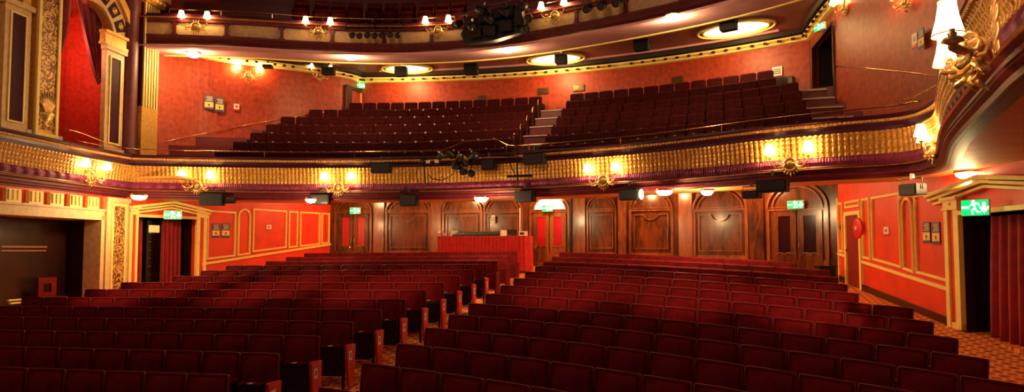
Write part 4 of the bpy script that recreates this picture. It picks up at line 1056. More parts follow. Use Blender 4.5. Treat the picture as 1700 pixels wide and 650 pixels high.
def parcan(loc, rz, label, group, sc_=1.0, tilt=-.5):
    o = empty('spotlight', loc); o.rotation_euler = (tilt, 0, rz); o.scale = (sc_,)*3
    b = MB(); b.lathe([(.05, -.20), (.09, -.17), (.11, -.05), (.115, .14), (.10, .15), (.09, .12)], (0, 0, 0), 14, 'y'); body = b.build('barrel', M['black'], o, smooth=True)
    b = MB(); b.lathe([(.098, .12), (.001, .135)], (0, 0, 0), 14, 'y'); b.build('lens', M['lens'], body)
    b = MB(); b.tube([(-.13, 0, 0), (-.13, 0, .17), (.13, 0, .17), (.13, 0, 0)], .01, 5); b.build('yoke', M['iron'], o)
    b = MB(); b.box(-.025, .025, -.025, .025, .165, .25); b.build('clamp', M['steel'], o)
    tag(o, label, 'stage light', group); return o
o_ord = ['first', 'second', 'third', 'fourth', 'fifth', 'sixth', 'seventh', 'eighth', 'ninth']
for i, (px, py) in enumerate(((976, 14), (1000, 9), (1025, 4))):
    p, n = on_front(px, py, .35, UP); parcan(p, yaw_of(n), 'round black spotlight on the upper front right of its gilt lamp, %s of three' % o_ord[i], 'round spotlights on the upper circle front', 1.0)
for i, (px, py) in enumerate(((585, 58), (597, 59), (610, 58), (622, 59), (634, 58), (648, 57), (661, 58))):
    p, n = on_front(px, py, .30, UP); parcan(p, yaw_of(n), 'small black spotlight in the upper front row, %s from the left' % o_ord[i], 'row of small spotlights on the upper circle front', .78)
# rail that carries that row
p0, n0 = on_front(574, 47, .30, UP); p1, n1 = on_front(669, 47, .30, UP)
b = MB(); b.tube([p0, p1], .025, 6)
for t in (0, .5, 1): b.tube([p0.lerp(p1, t), p0.lerp(p1, t)-n0*.3+Vector((0, 0, .4))], .018, 5)
tag(b.build('lighting_bar', M['iron']), 'black lighting bar clamped to the upper front over the small spotlights', 'lighting bar')
# black draped lighting bridge
p0, n0 = on_front(820, 42, .42, UP); br = empty('lighting_bridge', p0, yaw_of(n0)); D = project(p0)[2]; k_ = D/FOC
b = MB(); W_ = 62*k_; H_ = 29*k_
b.prism([(W_*.82, -H_*.95), (W_*.95, -H_*.35), (W_*.80, H_*.30), (0, H_*.72), (-W_*.78, H_*.95), (-W_*.80, -H_*.70), (0, -H_*.95)], -.16, .10)
body = b.build('black_drape', M['black'], br)
for x, z, w, h, r_ in ((.62, .22, .30, .52, .12), (.22, .42, .26, .60, -.05), (-.16, .55, .30, .55, .08), (-.52, .62, .26, .60, -.10), (.45, -.45, .34, .50, .1), (.02, -.40, .36, .55, -.12), (-.45, -.25, .34, .60, .06), (-.80, .15, .22, .9, .0)):
    b = MB(); b.box(-w*W_*.5, w*W_*.5, -.14, .16, -h*H_*.5, h*H_*.5); o = b.build('black_lamp_housing', M['black'], br, bevel=.02); o.location = (x*W_, .14, z*H_); o.rotation_euler = (-.2, r_, 0)
b = MB(); b.tube([(W_*1.05, .2, H_*.66), (0, .2, H_*1.05), (-W_*1.1, .2, H_*1.25)], .03, 6); b.build('top_rail', M['steel'], br)
for i, (x, z) in enumerate(((W_*1.0, .1), (-W_*.92, .35), (-W_*1.08, .0), (-W_*.99, -.30), (W_*.5, -.12), (0, .05), (-W_*.45, .2), (W_*.2, .33))):
    s = parcan((0, 0, 0), 0, None, None, 1.0); s.name = 'bridge_spotlight'; s.location = (x, .22 if abs(x) > W_*.8 else .42, z); s.rotation_euler = (-.5, 0, .3*i-.4); s.parent = br
tag(br, 'big black-draped lighting bridge hung on the middle of the upper circle front', 'lighting rig')
# cluster of lights and cables on the balcony front
rg = empty('lighting_cluster', on_front(772, 275, .3)[0]); pr, nr_ = on_front(772, 275, .3); rg.rotation_euler = (0, 0, yaw_of(nr_))
D = project(pr)[2]; k_ = D/FOC
def RP(px, py, y=0): return Vector((-(px-772)*k_*1.0*-1 if False else -(772-px)*k_*-1*-1, y, (275-py)*k_))
def RP(px, py, y=0): return Vector(((772-px)*k_, y, (275-py)*k_))
b = MB(); b.tube([RP(690, 262), RP(765, 258), RP(860, 262)], .022, 6); b.tube([RP(695, 250), RP(700, 305)], .02, 6); b.tube([RP(862, 245), RP(864, 312)], .024, 6)
b.build('support_frame', M['iron'], rg)
for i, (px, py, r_) in enumerate(((762, 262, .2), (778, 270, -.4), (785, 288, .5), (770, 285, 0), (758, 276, -.8), (790, 262, .9), (728, 258, 1.2), (745, 256, -1.0))):
    s = parcan((0, 0, 0), 0, None, None, .85 if i < 6 else .7); s.name = 'cluster_spotlight'; s.parent = rg; s.location = RP(px, py, .05*(i % 3)); s.rotation_euler = (-.7+.2*i, .3*(i % 2), r_)
b = MB(); b.tube([RP(706, 288, .05), RP(716, 296, .06), RP(732, 298, .06), RP(748, 292, .06), RP(758, 278, .05)], .014, 5); b.tube([RP(688, 300, .03), RP(684, 285, .05), RP(690, 268, .05)], .012, 5)
b.tube([RP(850, 262, .05), RP(856, 285, .08), RP(864, 298, .05)], .014, 5); b.build('cable', M['iron'], rg)
for px in (706, 722): b = MB(); b.box(-.05, .05, -.02, .03, -.04, .04); o = b.build('white_socket_box', M['white'], rg); o.location = RP(px, 266, .06)
b = MB(); b.box(-.35, .35, -.05, .05, -.03, .03); o = b.build('shelf', M['iron'], rg); o.location = RP(870, 296, .1)
tag(rg, 'tangle of black spotlights and cables at the middle of the balcony front', 'lighting rig')
for c in rg.children_recursive:
    for k in ('label', 'category', 'group'):
        if k in c: del c[k]
for c in br.children_recursive:
    for k in ('label', 'category', 'group'):
        if k in c: del c[k]
# ------------------------------------------------------------------ brass rails
def rail(name, pts, label, r=.018, posts=None, z0=None):
    o = empty(name, pts[0]); base_ = Vector(pts[0])
    b = MB(); b.tube([Vector(p)-base_ for p in pts], r, 6); b.build('handrail', M['brass'], o, smooth=True)
    for p in posts or []:
        b = MB(); b.tube([Vector(p)-base_, Vector((p[0], p[1], z0))-base_], .013, 5); b.build('post', M['brass'], o)
    tag(o, label, 'rail'); return o
mid = [p for p in FRONT if p[1] > 14.3]
pts = []; posts = []
for i, p in enumerate(mid[10::12]):
    q = at_out(p, -.10, 2.87); px = project(q)[0]
    if px < 745 or px > 845: z = 2.86
    else: z = 2.86 + .22*min(1, min(px-745, 845-px)/18)
    q.z = z
    if px > 1545: break
    pts.append(q)
    if i % 8 == 4: posts.append(q)
rail('balcony_rail', pts, 'long brass safety rail above the circle front, humped near its middle', .017, posts, 2.68)
lf = [p for p in FRONT if p[1] < 14.9 and p[0] < -10]
pts = [at_out(p, -.1, 3.02 - .22*max(0, (p[1]-13.2)/1.6)) for p in lf[::12] if project(at_out(p, -.1, 3))[0] > 95]
rail('box_rail', pts, 'brass rail on the ledge before the arched red box', .015, pts[::7], 2.68)
pts = [at_out(p, -.05, 2.78) for p in lf[::12] if project(at_out(p, -.1, 3))[0] > 118]
rail('lower_box_rail', pts, 'thin lower brass rail before the arched red box', .010, pts[::9], 2.68)
pts = [at_out(p, -.10, 7.22) for p in UP[8::5]]; rail('upper_rail', pts, 'brass rail along the ledge of the upper circle', .018, pts[::3], 7.0)
pts = []
for px, py in ((262, 238), (300, 229), (345, 220), (385, 212), (430, 204), (480, 195), (520, 189), (550, 184)):
    q = near_px(lp, px, 5); d = ray(px, py); a = math.atan2(d.x, d.y)
    best = min(lp, key=lambda p: abs(math.atan2(p[0], p[1])-a)); t = math.hypot(best[0]+best[2]*.06, best[1]+best[3]*.06)/math.hypot(d.x, d.y); pts.append(d*t)
rail('wall_handrail', pts, 'brass handrail climbing the left circle wall', .014)
pts = []
for px, py in ((1387, 110), (1440, 113), (1500, 119), (1560, 126)):
    d = ray(px, py); a = math.atan2(d.x, d.y); best = min(fine, key=lambda p: abs(math.atan2(p[0], p[1])-a)); t = math.hypot(best[0]+best[2]*.06, best[1]+best[3]*.06)/math.hypot(d.x, d.y); pts.append(d*t)
rail('wall_handrail', pts, 'brass handrail across the right circle wall', .014)
pts = [at_y(1490, 168, 14.75), at_y(1520, 160, 14.2), at_y(1542, 149, 13.2), at_y(1560, 138, 12.0), at_y(1573, 127, 10.6)]
b = MB(); pts = [Vector(p) for p in pts]; fp_ = []
for i in range(len(pts)-1):
    for k in range(10): fp_.append(pts[i].lerp(pts[i+1], k/10))
for ph in (0, PI): b.tube([p - pts[0] + Vector((.012*math.cos(i*1.2+ph), 0, .012*math.sin(i*1.2+ph))) for i, p in enumerate(fp_)], .012, 5)
tag(b.build('twisted_rope', M['brass'], loc=pts[0]), 'twisted rope rising from balcony rail end to the near bracket lamp', 'rope')
# ------------------------------------------------------------------ box tier at the left of the circle
UB = Wall((-16.6, 17.1), (-15.2, 8.6))
z_base = 2.66
zsp = UB.uv(186, 80)[1]; uR = UB.u(176); uL = UB.u(58); cA = (uR+uL)/2; rA = abs(uL-uR)/2
b = UB.mb(); A = [(cA - rA*math.cos(PI*k/20), zsp+rA*math.sin(PI*k/20)) for k in range(21)]
top = 9.6
b.box(.85, uR, -.2, 0, z_base-.6, zsp)
b.box(uL, UB.L+3, -.2, 0, z_base-.6, zsp)
b.prism([(.85, zsp), (uR, zsp)] + A[1:11] + [(cA, top), (.85, top)], -.2, 0)
b.prism([(uL, zsp), (UB.L+3, zsp), (UB.L+3, top), (cA, top)] + A[10:20], -.2, 0)
struct(b.build('wall_left_boxes', M['gold']))
b = UB.mb(); b.box(-.3, UB.L+3, -1.8, -1.7, z_base-.6, 8.5); b.box(uR-.35, uR-.3, -1.8, -.2, z_base-.6, 8.5); struct(b.build('wall_box_back', mat('box_red_wallpaper', (.60, .03, .012), .5, var=.2, vs=9)))
b = UB.mb(); b.box(-.3, UB.L+3, -1.8, 0, z_base-.7, z_base-.6); struct(b.build('floor_box', M['maroon']))
# arch band with sunk panels and rosettes
ab = empty('trim_arch'); ab['kind'] = 'structure'; ab.name = 'trim_%d' % tr; tr += 1
w1 = UB.uv(176, 90)[0]-UB.uv(206, 90)[0]
b = UB.mb(); A1 = [(cA - (rA+abs(w1)*.86)*math.cos(PI*k/20), zsp+(rA+abs(w1)*.86)*math.sin(PI*k/20)) for k in range(21)]
for k in range(20): b.prism([A[k], A[k+1], A1[k+1], A1[k]], 0, .10)
b.build('arch_band', M['creamwall'], ab)
b = UB.mb(); A2 = [(cA - (rA+abs(w1)*1.15)*math.cos(PI*k/20), zsp+(rA+abs(w1)*1.15)*math.sin(PI*k/20)) for k in range(21)]
for k in range(20): b.prism([A1[k], A1[k+1], A2[k+1], A2[k]], 0, .2)
b.build('outer_moulding', M['gold'], ab)
for k in range(9):
    a0 = .06 + k*.30; rr0 = rA+abs(w1)*.16; rr1 = rA+abs(w1)*.72
    b = UB.mb(); b.prism([(cA-rr0*math.cos(a0), zsp+rr0*math.sin(a0)), (cA-rr0*math.cos(a0+.22), zsp+rr0*math.sin(a0+.22)), (cA-rr1*math.cos(a0+.22), zsp+rr1*math.sin(a0+.22)), (cA-rr1*math.cos(a0), zsp+rr1*math.sin(a0))], .10, .115)
    f = b.build('sunk_panel', M['purple2'], ab)
    rm = (rr0+rr1)/2; b = UB.mb(); b.lathe([(.10, .115), (.11, .13), (.06, .16), (.02, .18), (.001, .18)], (cA-rm*math.cos(a0+.11), 0, zsp+rm*math.sin(a0+.11)), 8, 'y'); b.build('rosette', M['gilt'], f)
def box_pilaster(p0, p1, ztop, o0=.0, d=.14, zb=z_base, side=False):
    global tr
    u0, u1 = UB.uv(p1, 120, o0+d)[0], UB.uv(p0, 120, o0+d)[0]; w = u1-u0; t = empty('trim_%d' % tr); tr += 1; t['kind'] = 'structure'
    b = UB.mb(); b.box(u0, u1, o0, o0+d, zb, ztop); b.box(u0-.04, u1+.04, o0, o0+d+.05, zb, zb+.16); b.box(u0-.05, u1+.05, o0, o0+d+.06, ztop-.12, ztop); b.build('shaft', M['creamwall'], t)
    a0, a1 = u0+w*.24, u1-w*.24; b = UB.mb(); b.box(a0, a1, o0+d, o0+d+.012, zb+.32, ztop-.30); b.build('purple_panel', M['purple2'], t)
    b = UB.mb(); b.frame([(a0-.04, zb+.28), (a1+.04, zb+.28), (a1+.04, ztop-.26), (a0-.04, ztop-.26)], .04, o0+d, o0+d+.03); b.build('panel_moulding', M['cream'], t)
box_pilaster(176, 206, zsp-.02)
b = UB.mb(); ua, ub = UB.uv(211, 120, .2)[0], UB.uv(173, 120, .2)[0]; b.box(ua, ub, 0, .22, zsp-.02, zsp+.06); b.box(ua+.04, ub-.04, 0, .18, zsp+.06, zsp+.30); b.box(ua, ub, 0, .24, zsp+.30, zsp+.38); struct(b.build('trim_%d' % tr, M['gold'])); tr += 1
box_pilaster(5, 49, UB.uv(28, 2, .2)[1], .0, .20)
# gilded pilaster
u0, u1 = UB.uv(98, 120, .25)[0], UB.uv(58, 120, .25)[0]; w = u1-u0; t = empty('trim_%d' % tr); tr += 1; t['kind'] = 'structure'
b = UB.mb(); b.box(u0, u1, 0, .25, z_base, top); b.build('shaft', M['gold'], t)
b = UB.mb(); b.box(u0+.14*w, u1-.12*w, .25, .27, z_base+.25, top); b.build('gilded_panel', M['relief'], t)
b = UB.mb(); b.frame([(u0+.03*w, z_base+.08), (u1-.02*w, z_base+.08), (u1-.02*w, top), (u0+.03*w, top)], .08, .25, .31); b.build('panel_frame', M['cream'], t)
# foliage urn at its foot and branches
b = UB.mb(); cu = (u0+u1)/2
b.lathe([(.05, 0), (.12, .06), (.05, .12), (.16, .22), (.22, .34), (.20, .36)], (cu, .22, z_base+.30), 12)
for k in range(9):
    a = PI*(.1+.1*k); b.tube([(cu, .28, z_base+.6), (cu+.16*math.cos(a), .30, z_base+.8+.12*math.sin(a)), (cu+.26*math.cos(a), .28, z_base+.85+.35*math.sin(a))], [.02, .04, .008], 5)
b.build('urn_relief', M['gilt'], t, smooth=True)
# maroon column and fluted end pilaster
b = UB.mb(); uc = (UB.uv(212, 120, .25)[0]+UB.uv(235, 120, .25)[0])/2; rc = abs(UB.uv(212, 120, .25)[0]-UB.uv(235, 120, .25)[0])/2*.95
b.lathe([(rc*1.15, z_base), (rc*1.15, z_base+.12), (rc, z_base+.2), (rc*.97, 6.9), (rc*1.1, 7.0), (rc*1.1, top)], (uc, .02, 0), 20); struct(b.build('column', M['maroon'], smooth=True))
u0, u1 = UB.uv(262, 120, .32)[0], UB.uv(236, 120, .32)[0]; w = u1-u0; t = empty('trim_%d' % tr); tr += 1; t['kind'] = 'structure'
ztop = UB.uv(250, 18)[1]; zpl = UB.uv(250, 186)[1]
b = UB.mb(); b.box(u0, u1, 0, .32, z_base, ztop+1.5); b.build('shaft', M['purple'], t)
b = UB.mb(); b.box(u0-.01, u1+.01, 0, .35, z_base, zpl); b.build('pedestal', M['gold'], t)
b = UB.mb()
for k in range(6): c = u0+w*(.08+.168*k); b.box(c-w*.035, c+w*.035, .32, .36, zpl, ztop)
for k in range(3): c = .05+.1*k; b.box(u0-.035, u0, c, c+.03, zpl, ztop)
b.build('gold_fillets', M['cream'], t)
b = UB.mb(); b.box(u0-.08, u1+.08, 0, .45, ztop, ztop+.2); b.box(u0-.15, u1+.1, 0, .6, ztop+.2, ztop+1.5)
for k in range(4): b.ball((u0+w*(.15+.23*k), .5, ztop+.12), .10, n=8)
b.build('capital', M['gold'], t)
# draped curtain of the arched box
def drape(name, m, W, cols, rows, f, th=.03):
    b = W.mb(); vs = []; fs = []
    for i in range(cols+1):
        for j in range(rows+1):
            x, y, z = f(i/cols, j/rows); vs.append((x, y, z)); 
    n = len(vs)
    vs += [(x, y-th, z) for x, y, z in vs]
    for i in range(cols):
        for j in range(rows):
            a = i*(rows+1)+j; c = a+rows+1; fs.append((a, c, c+1, a+1)); fs.append((n+a, n+a+1, n+c+1, n+c))
    for i in range(cols):
        a = i*(rows+1); c = a+rows+1; fs.append((a, n+a, n+c, c)); a += rows; c += rows; fs.append((a, c, n+c, n+a))
    for j in range(rows): fs.append((j, j+1, n+j+1, n+j)); a = cols*(rows+1)+j; fs.append((a, n+a, n+a+1, a+1))
    b.add(vs, fs); return b.build(name, m, smooth=True)
P_ = lambda px, py: UB.uv(px, py, -.35)
def fR(s, t):                            # right-hand swag, gathered to the jamb
    u_out = UB.u(174); zt = zsp+rA*.98; zb = P_(165, 140)[1]
    uin_top = P_(128, 0)[0]; uin = uin_top + (P_(160, 135)[0]-uin_top)*(t**1.4)
    u = uin + (u_out-.05-uin)*s; z = zt + (zb-zt)*t*(1-.10*(1-s)) ; zmax = zsp+math.sqrt(max(0, rA*rA-(u-cA)**2))
    return (u, -.35+.07*math.sin(s*22+t*3), z)
tag(drape('drape', M['drape'], UB, 40, 16, fR), 'crimson swagged drape tied at the right jamb of the arched box', 'curtain', 'drapes of the arched box')
def fL(s, t):
    ui = P_(118, 20)[0] + (P_(100, 95)[0]-P_(118, 20)[0])*t; u = ui + (uL-.05-ui)*s; zt = zsp+rA*.95; zb = P_(99, 97)[1]; z = zt+(zb-zt)*t
    zmax = zsp+math.sqrt(max(0, rA*rA-(u-cA)**2)); return (u, -.35+.07*math.sin(s*20+t*3), z)
tag(drape('drape', M['drape'], UB, 30, 14, fL), 'dark crimson drape behind the gilded pilaster, left in the arched box', 'curtain', 'drapes of the arched box')
# small card holders on the ledge
for px, py, lb in ((64, 219, 'small white card standing at the foot of the gilded pilaster'), (115, 231, 'small white card beside the brass box rail')):
    q = near_px(FRONT[:300], px, 2.7); p = at_out(q, -.24, 2.68); b = MB(); b.box(-.05, .05, -.015, .015, 0, .15); b.box(-.05, .05, -.04, .04, 0, .012)
    o = b.build('card_holder', M['white'], loc=p); o.rotation_euler = (0, 0, 1.2); tag(o, lb, 'card', 'white cards on the box ledge')
# ------------------------------------------------------------------ circle doorway on the left, exit signs, notices
u0, z0 = CLW.uv(579, 200); 
d5 = empty('door_5'); d5['kind'] = 'structure'
lft = Wall((-12.85, 23.55), (-13.12, 22.05)); ua, ub = .08, lft.L-.05; zb = 4.6; zt = lft.uv(590, 152)[1]
b = lft.mb(); b.ring([(ua-.08, zb), (ub+.12, zb), (ub+.12, zt+.14), (ua-.08, zt+.14)], [(ua+.1, zb+.01), (ub-.2, zb+.01), (ub-.2, zt), (ua+.1, zt)], .02, .12); b.build('door_frame', M['darkwood'], d5)
b = lft.mb(); b.box(ua+.1, ub-.2, .02, .05, zb, zt); b.build('lit_lobby_glass', mat('lit_lobby', (.7, .25, .05), .5, emit=(1, .38, .06), es=.55), d5)
def running_man(b, x, z, s, y):
    b.lathe([(.17*s, 0), (.001, .001)], (x+.12*s, y, z+.78*s), 10, 'y')
    for pts in ([(-.05, .1), (.12, .6)], [(.05, .58), (.38, .42)], [(.05, .55), (-.28, .62)], [(-.28, .62), (-.38, .38)], [(-.03, .12), (.25, -.05)], [(.25, -.05), (.18, -.45)], [(-.05, .1), (-.18, -.22)], [(-.18, -.22), (-.50, -.28)]):
        b.strip([(x+p[0]*s, z+p[1]*s) for p in pts], .15*s, y, y+.004)
def exit_sign(pos, rz, w, h, label, flip=1):
    o = empty('exit_sign', pos, rz)
    b = MB(); b.box(-w/2, w/2, -.04, .03, -h/2, h/2); b.build('housing', M['white'], o, bevel=.006)
    b = MB(); b.box(-w/2+.01, w/2-.01, .03, .036, -h/2+.01, h/2-.01); f = b.build('green_panel', M['green'], o)
    b = MB(); running_man(b, 0.0, -.12*h, h*.62, .036); b.build('running_figure', M['glow'], f)
    b = MB(); x = -w*.33; b.prism([(x-.02*w/.36, .32*h), (x+.02*w/.36, .32*h), (x+.02*w/.36, -.02*h), (x+.055*w/.36, .08*h), (x+.055*w/.36, -.06*h), (x, -.34*h), (x-.055*w/.36, -.06*h), (x-.055*w/.36, .08*h), (x-.02*w/.36, -.02*h)], .036, .041); b.build('down_arrow', M['glow'], f)
    b = MB(); x = w*.33; b.box(x-.05*w/.36, x+.05*w/.36, .036, .04, -.05*h, .10*h); b.build('lettering', M['glow'], f)
    tag(o, label, 'exit sign', 'green running-man exit signs'); point('sign_light', Vector(pos)+Vector((-math.sin(rz), math.cos(rz), 0))*.2, 1.2, (.1, 1, .3), .08)
def sign_on(W, px, py, o, w, h, label, turn=0):
    d = ray(px, py); t = (W.A.dot(W.n)+o)/d.dot(W.n); exit_sign(d*t, yaw_of(W.n)+turn, w, h, label)
sign_on(F1, 590, 349.5, .2, .44, .24, 'green exit sign over the left rear doors', -.1)
sign_on(F2, 909, 345.5, .2, .38, .22, 'green exit sign before the lit fanlight of the centre doors')
sign_on(F3, 1321, 339.5, .2, .46, .23, 'green exit sign over the dark right rear doors')
sign_on(LW, 287, 356.5, .35, .48, .25, 'green exit sign over the left curtained doorway', -.7)
sign_on(RW, 1619.5, 344.5, .35, .42, .28, 'green exit sign over the right curtained doorway', .75)
sign_on(lft, 598, 142, .1, .36, .2, 'small green exit sign over the left circle doorway', -.6)
exit_sign(at_y(1361, 45, 19.5), 2.2, .36, .2, 'small green exit sign above the dark right circle doorway')
def notice(W, px0, py0, px1, py1, label, o=.01, split=.52):
    u0, z1 = W.uv(px0, py0); u1, z0 = W.uv(px1, py1); z0_, z1_ = min(z0, z1), max(z0, z1); a, c = sorted((u0, u1))
    r = empty('safety_notice', W.P((a+c)/2, z0_, o), yaw_of(W.n)); w = c-a; h = z1_-z0_
    b = MB(); b.box(-w/2, w/2, 0, .012, 0, h); b.build('board', M['navy'], r)
    b = MB(); b.box(-w/2+.01, w/2-.01, .012, .016, h*.14, h*split); f = b.build('orange_panel', M['orange'], r)
    b = MB(); b.lathe([(.028, .016), (.001, .018)], (0, 0, h*.32), 10, 'y'); b.prism([(-.012, h*.18), (.012, h*.18), (.006, h*.3), (-.006, h*.3)], .016, .018); b.build('keyhole_symbol', M['iron'], f)
    b = MB()
    for k in range(5): b.box(-w*.36, w*(.36-.08*(k % 3)), .012, .015, h*(.60+.075*k), h*(.625+.075*k))
    b.build('text_lines', M['cream'], r); tag(r, label, 'notice', 'paired dark and orange wall notices')
notice(RW, 1533, 369, 1546.5, 403, 'dark and orange notice on right stalls wall, farther of the pair'); notice(RW, 1548.5, 369, 1562.5, 405, 'dark and orange notice on right stalls wall, nearer the doorway')
notice(LW, 364.5, 371, 351, 394, 'dark and orange notice on left stalls wall, nearer the doorway'); notice(LW, 381, 371, 367, 394, 'dark and orange notice on left stalls wall, farther of the pair')
lpx = Wall((-16.5, 17.6), (-16.2, 18.6)); lq = Wall((-16.2, 18.6), (-14.6, 20.2))
for a, lb in (((339, 159, 354, 183), 'pale and orange notice on left circle wall, nearer of the pair'), ((357, 163, 371, 187), 'pale and orange notice on left circle wall, beside the red one')):
    notice(lq, *a, lb, .14)
def plate(W, x0, y0, x1, y1, m, name, label, cat, group=None, o=.0, extra=None, d=.02):
    u0, z1 = W.uv(x0, y0, o); u1, z0 = W.uv(x1, y1, o); a, c = sorted((u0, u1)); z0, z1 = sorted((z0, z1))
    r = empty(name, W.P((a+c)/2, z0, o), yaw_of(W.n)); w = c-a; h = z1-z0
    b = MB(); b.box(-w/2, w/2, 0, d, 0, h); b.build('plate', M[m], r)
    if extra == 'call':
        b = MB(); b.box(-w*.2, w*.2, d, d+.006, h*.45, h*.75); b.build('symbol', M['redsign'], r); b = MB(); b.box(-w/2, w/2, d, d+.004, 0, h*.22); b.build('red_strip', M['redsign'], r)
    if extra == 'vent':
        for k in range(3): b = MB(); b.box(-w*.4, w*.4, d, d+.01, h*(.2+.25*k), h*(.3+.25*k)); b.build('slat', M['brass'], r)
    if extra == 'lines':
        b = MB()
        for k in range(3): b.box(-w*.35, w*.35, d, d+.004, h*(.25+.2*k), h*(.32+.2*k))
        b.build('print', M['iron'], r)
    tag(r, label, cat, group); return r
plate(RW, 1468, 376.5, 1477, 391, 'white', 'call_point_sign', 'small white and red sign on the right stalls wall panel', 'sign', None, 0, 'call')
plate(LW, 450, 373, 442, 382, 'white', 'call_point_sign', 'small white and red sign on the left stalls wall panel', 'sign', None, 0, 'call')
plate(lq, 388, 172, 397, 184, 'white', 'call_point_sign', 'small white and red sign on the left circle wall', 'sign', None, .05, 'call')
plate(RW, 1395, 373.5, 1402, 380, 'iron', 'door_plate', 'small black plate beside the maroon side door', 'plate')
rw_ = lambda px: Wall(*[(p[0], p[1]) for p in (lambda q: (rear[max(0, rear.index(q)-1)], rear[min(len(rear)-1, rear.index(q)+1)]))(near_px(rear, px, 6))])
for a, m, lb, ex in (((793, 159, 807, 170), 'plate', 'dark square vent plate on circle rear wall, leftmost', 'vent'), ((893, 146.5, 911, 155), 'plate', 'long bronze vent on circle rear wall, left of two close ones', 'vent'),
                     ((951, 141.5, 970, 150), 'plate', 'long bronze vent on circle rear wall, right of two close ones', 'vent'), ((1115, 128, 1133, 141), 'plate', 'dark square plate on circle rear wall, right part', 'vent'), ((1282, 112, 1299, 125), 'white', 'white paper notice at right end of circle rear wall', 'lines')):
    plate(rw_((a[0]+a[2])/2), *a, m, 'vent_plate' if ex == 'vent' else 'paper_notice', lb, 'vent' if ex == 'vent' else 'notice', None, .03, ex)
Wn = Wall((4.0, 16.0), (4.5, 13.0))
plate(Wn, 1515, 58, 1524, 76, 'white', 'call_point_sign', 'small white and red sign on right circle wall left of the near lamp', 'sign', None, .06, 'call')
notice(Wn, 1529, 52, 1541, 76, 'dark and orange notice on right circle wall behind the near bracket lamp', .06)
plate(F2, 816.5, 357, 822, 369.5, 'white', 'paper_notice', 'small white paper on the wood panelling above the sound desk', 'notice', None, .13, 'lines')
# hose reel by the maroon door
u0, z0 = RW.uv(1420.5, 378.5, .12); r = empty('fire_hose_reel', RW.P(u0, z0, .035), yaw_of(RW.n))
b = MB(); b.lathe([(.255, 0), (.27, .01), (.27, .05), (.24, .06), (.12, .075), (.001, .078)], (0, 0, 0), 26, 'y'); b.build('drum', M['redsign'], r, smooth=True)
b = MB(); b.lathe([(.05, .074), (.05, .09), (.001, .095)], (0, 0, 0), 12, 'y'); b.build('hub', M['white'], r); tag(r, 'round red fire hose reel before the maroon door in the right wall', 'hose reel')
b = MB(); q = MB(); c = Vector((3.05, 19.55, 0)); g = floor_z(19.55)
b.box(-.22, .22, -.17, .17, 0, .42); o = empty('litter_bin', (c.x-.1, c.y-.3, g+.02), .3); b.build('body', M['black'], o, bevel=.02); b = MB(); b.box(-.24, .24, -.19, .19, .42, .46); b.build('lid', M['iron'], o, bevel=.01)
tag(o, 'black square litter bin in the right rear corner of the stalls', 'bin')
# ------------------------------------------------------------------ curtains in the side doorways
def curtain(W, u0, u1, zt, folds, label, o=-.35, m='curtain', slant=0):
    g = W.fz((u0+u1)/2) + (.0 if W is RW else .0)
    g = g + .02
    def f(s, t):
        u = u0+(u1-u0)*s + slant*t*(1-s); return (u, o+.075*math.sin(s*folds*2*PI+.5*math.sin(t*3))*(.6+.4*t), zt+(g-zt)*t)
    ob = drape('door_curtain', M[m], W, int(folds*10), 6, f); tag(ob, label, 'curtain', 'red curtains in the doorways')
curtain(RW, RW.uv(1650, 450, -.25)[0], rd1-.05, rdtop-.05, 6, 'red pleated curtain hanging in the right doorway', -.25, slant=-.1)
curtain(LW, LW.uv(299, 420, -.45)[0], LW.uv(268, 420, -.45)[0], ldtop-.04, 4.5, 'red pleated curtain in the middle of the left doorway', -.45)
curtain(LW, LW.uv(235, 420, -.45)[0], ld0-.04, ldtop-.04, 1.5, 'narrow red curtain at the left jamb of the left doorway', -.45)
b = LW.mb(); a, c = LW.uv(266, 420, -.85)[0], LW.uv(243, 420, -.85)[0]; b.box(a, c, -1.0, -.85, LW.fz(a), ldtop-.05)
cab = empty('glazed_cabinet'); g = LW.fz(a)
T0 = b.build('cabinet_body', M['darkwood'], cab); b = LW.mb()
for k in range(7): b.box(a+.04, c-.04, -.85, -.83, g+.25+k*.25, g+.28+k*.25)
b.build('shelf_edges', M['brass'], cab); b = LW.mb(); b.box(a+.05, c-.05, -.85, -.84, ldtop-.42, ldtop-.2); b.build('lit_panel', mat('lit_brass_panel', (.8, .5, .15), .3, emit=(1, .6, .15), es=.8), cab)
tag(cab, 'dark cabinet with lit brass top between the curtains of the left doorway', 'cabinet')
# ------------------------------------------------------------------ sound desk
F2n = F2; tx0, tx1 = -8.75, -5.66; ty = 21.15; g = floor_z(ty)
top_z = .42
tb = empty('sound_desk', ((tx0+tx1)/2, ty, g)); H = top_z-g; hw = (tx1-tx0)/2
b = MB(); b.box(-hw+.06, hw-.06, -.34, .36, H-.05, H-.008); b.build('table_top', M['darkwood'], tb)
for sx in (-1, 1):
    for sy in (-.3, .33): b = MB(); b.box(sx*(hw-.1)-.03, sx*(hw-.1)+.03, sy-.03, sy+.03, 0.03, H-.05); b.build('leg', M['iron'], tb)
tag(tb, 'long sound desk under a red cloth before the rear panelling', 'table')
b = MB(); N = 150; per = []
for i in range(N+1):
    s = i/N; x = -hw+2*hw*s; y = -.405+.034*math.sin(s*2*PI*24)
    per.append((x, y))
for i in range(1, 30): s = i/29; per.append((hw+.03*math.sin(s*2*PI*6)*.7, -.40+.82*s))
n = len(per); vs = []
for x, y in per: vs += [(x, y, H+.004), (x*1.012, y-.015 if y < -.3 else y, .03 if x > hw*.90 else .03)]
for x, y in per: vs += [(x*.985, y+.02, H-.002), (x*.995, y+.02, .03)]
fs = []
for i in range(n-1): a = 2*i; fs += [(a, a+1, a+3, a+2), (2*n+a, 2*n+a+2, 2*n+a+3, 2*n+a+1)]
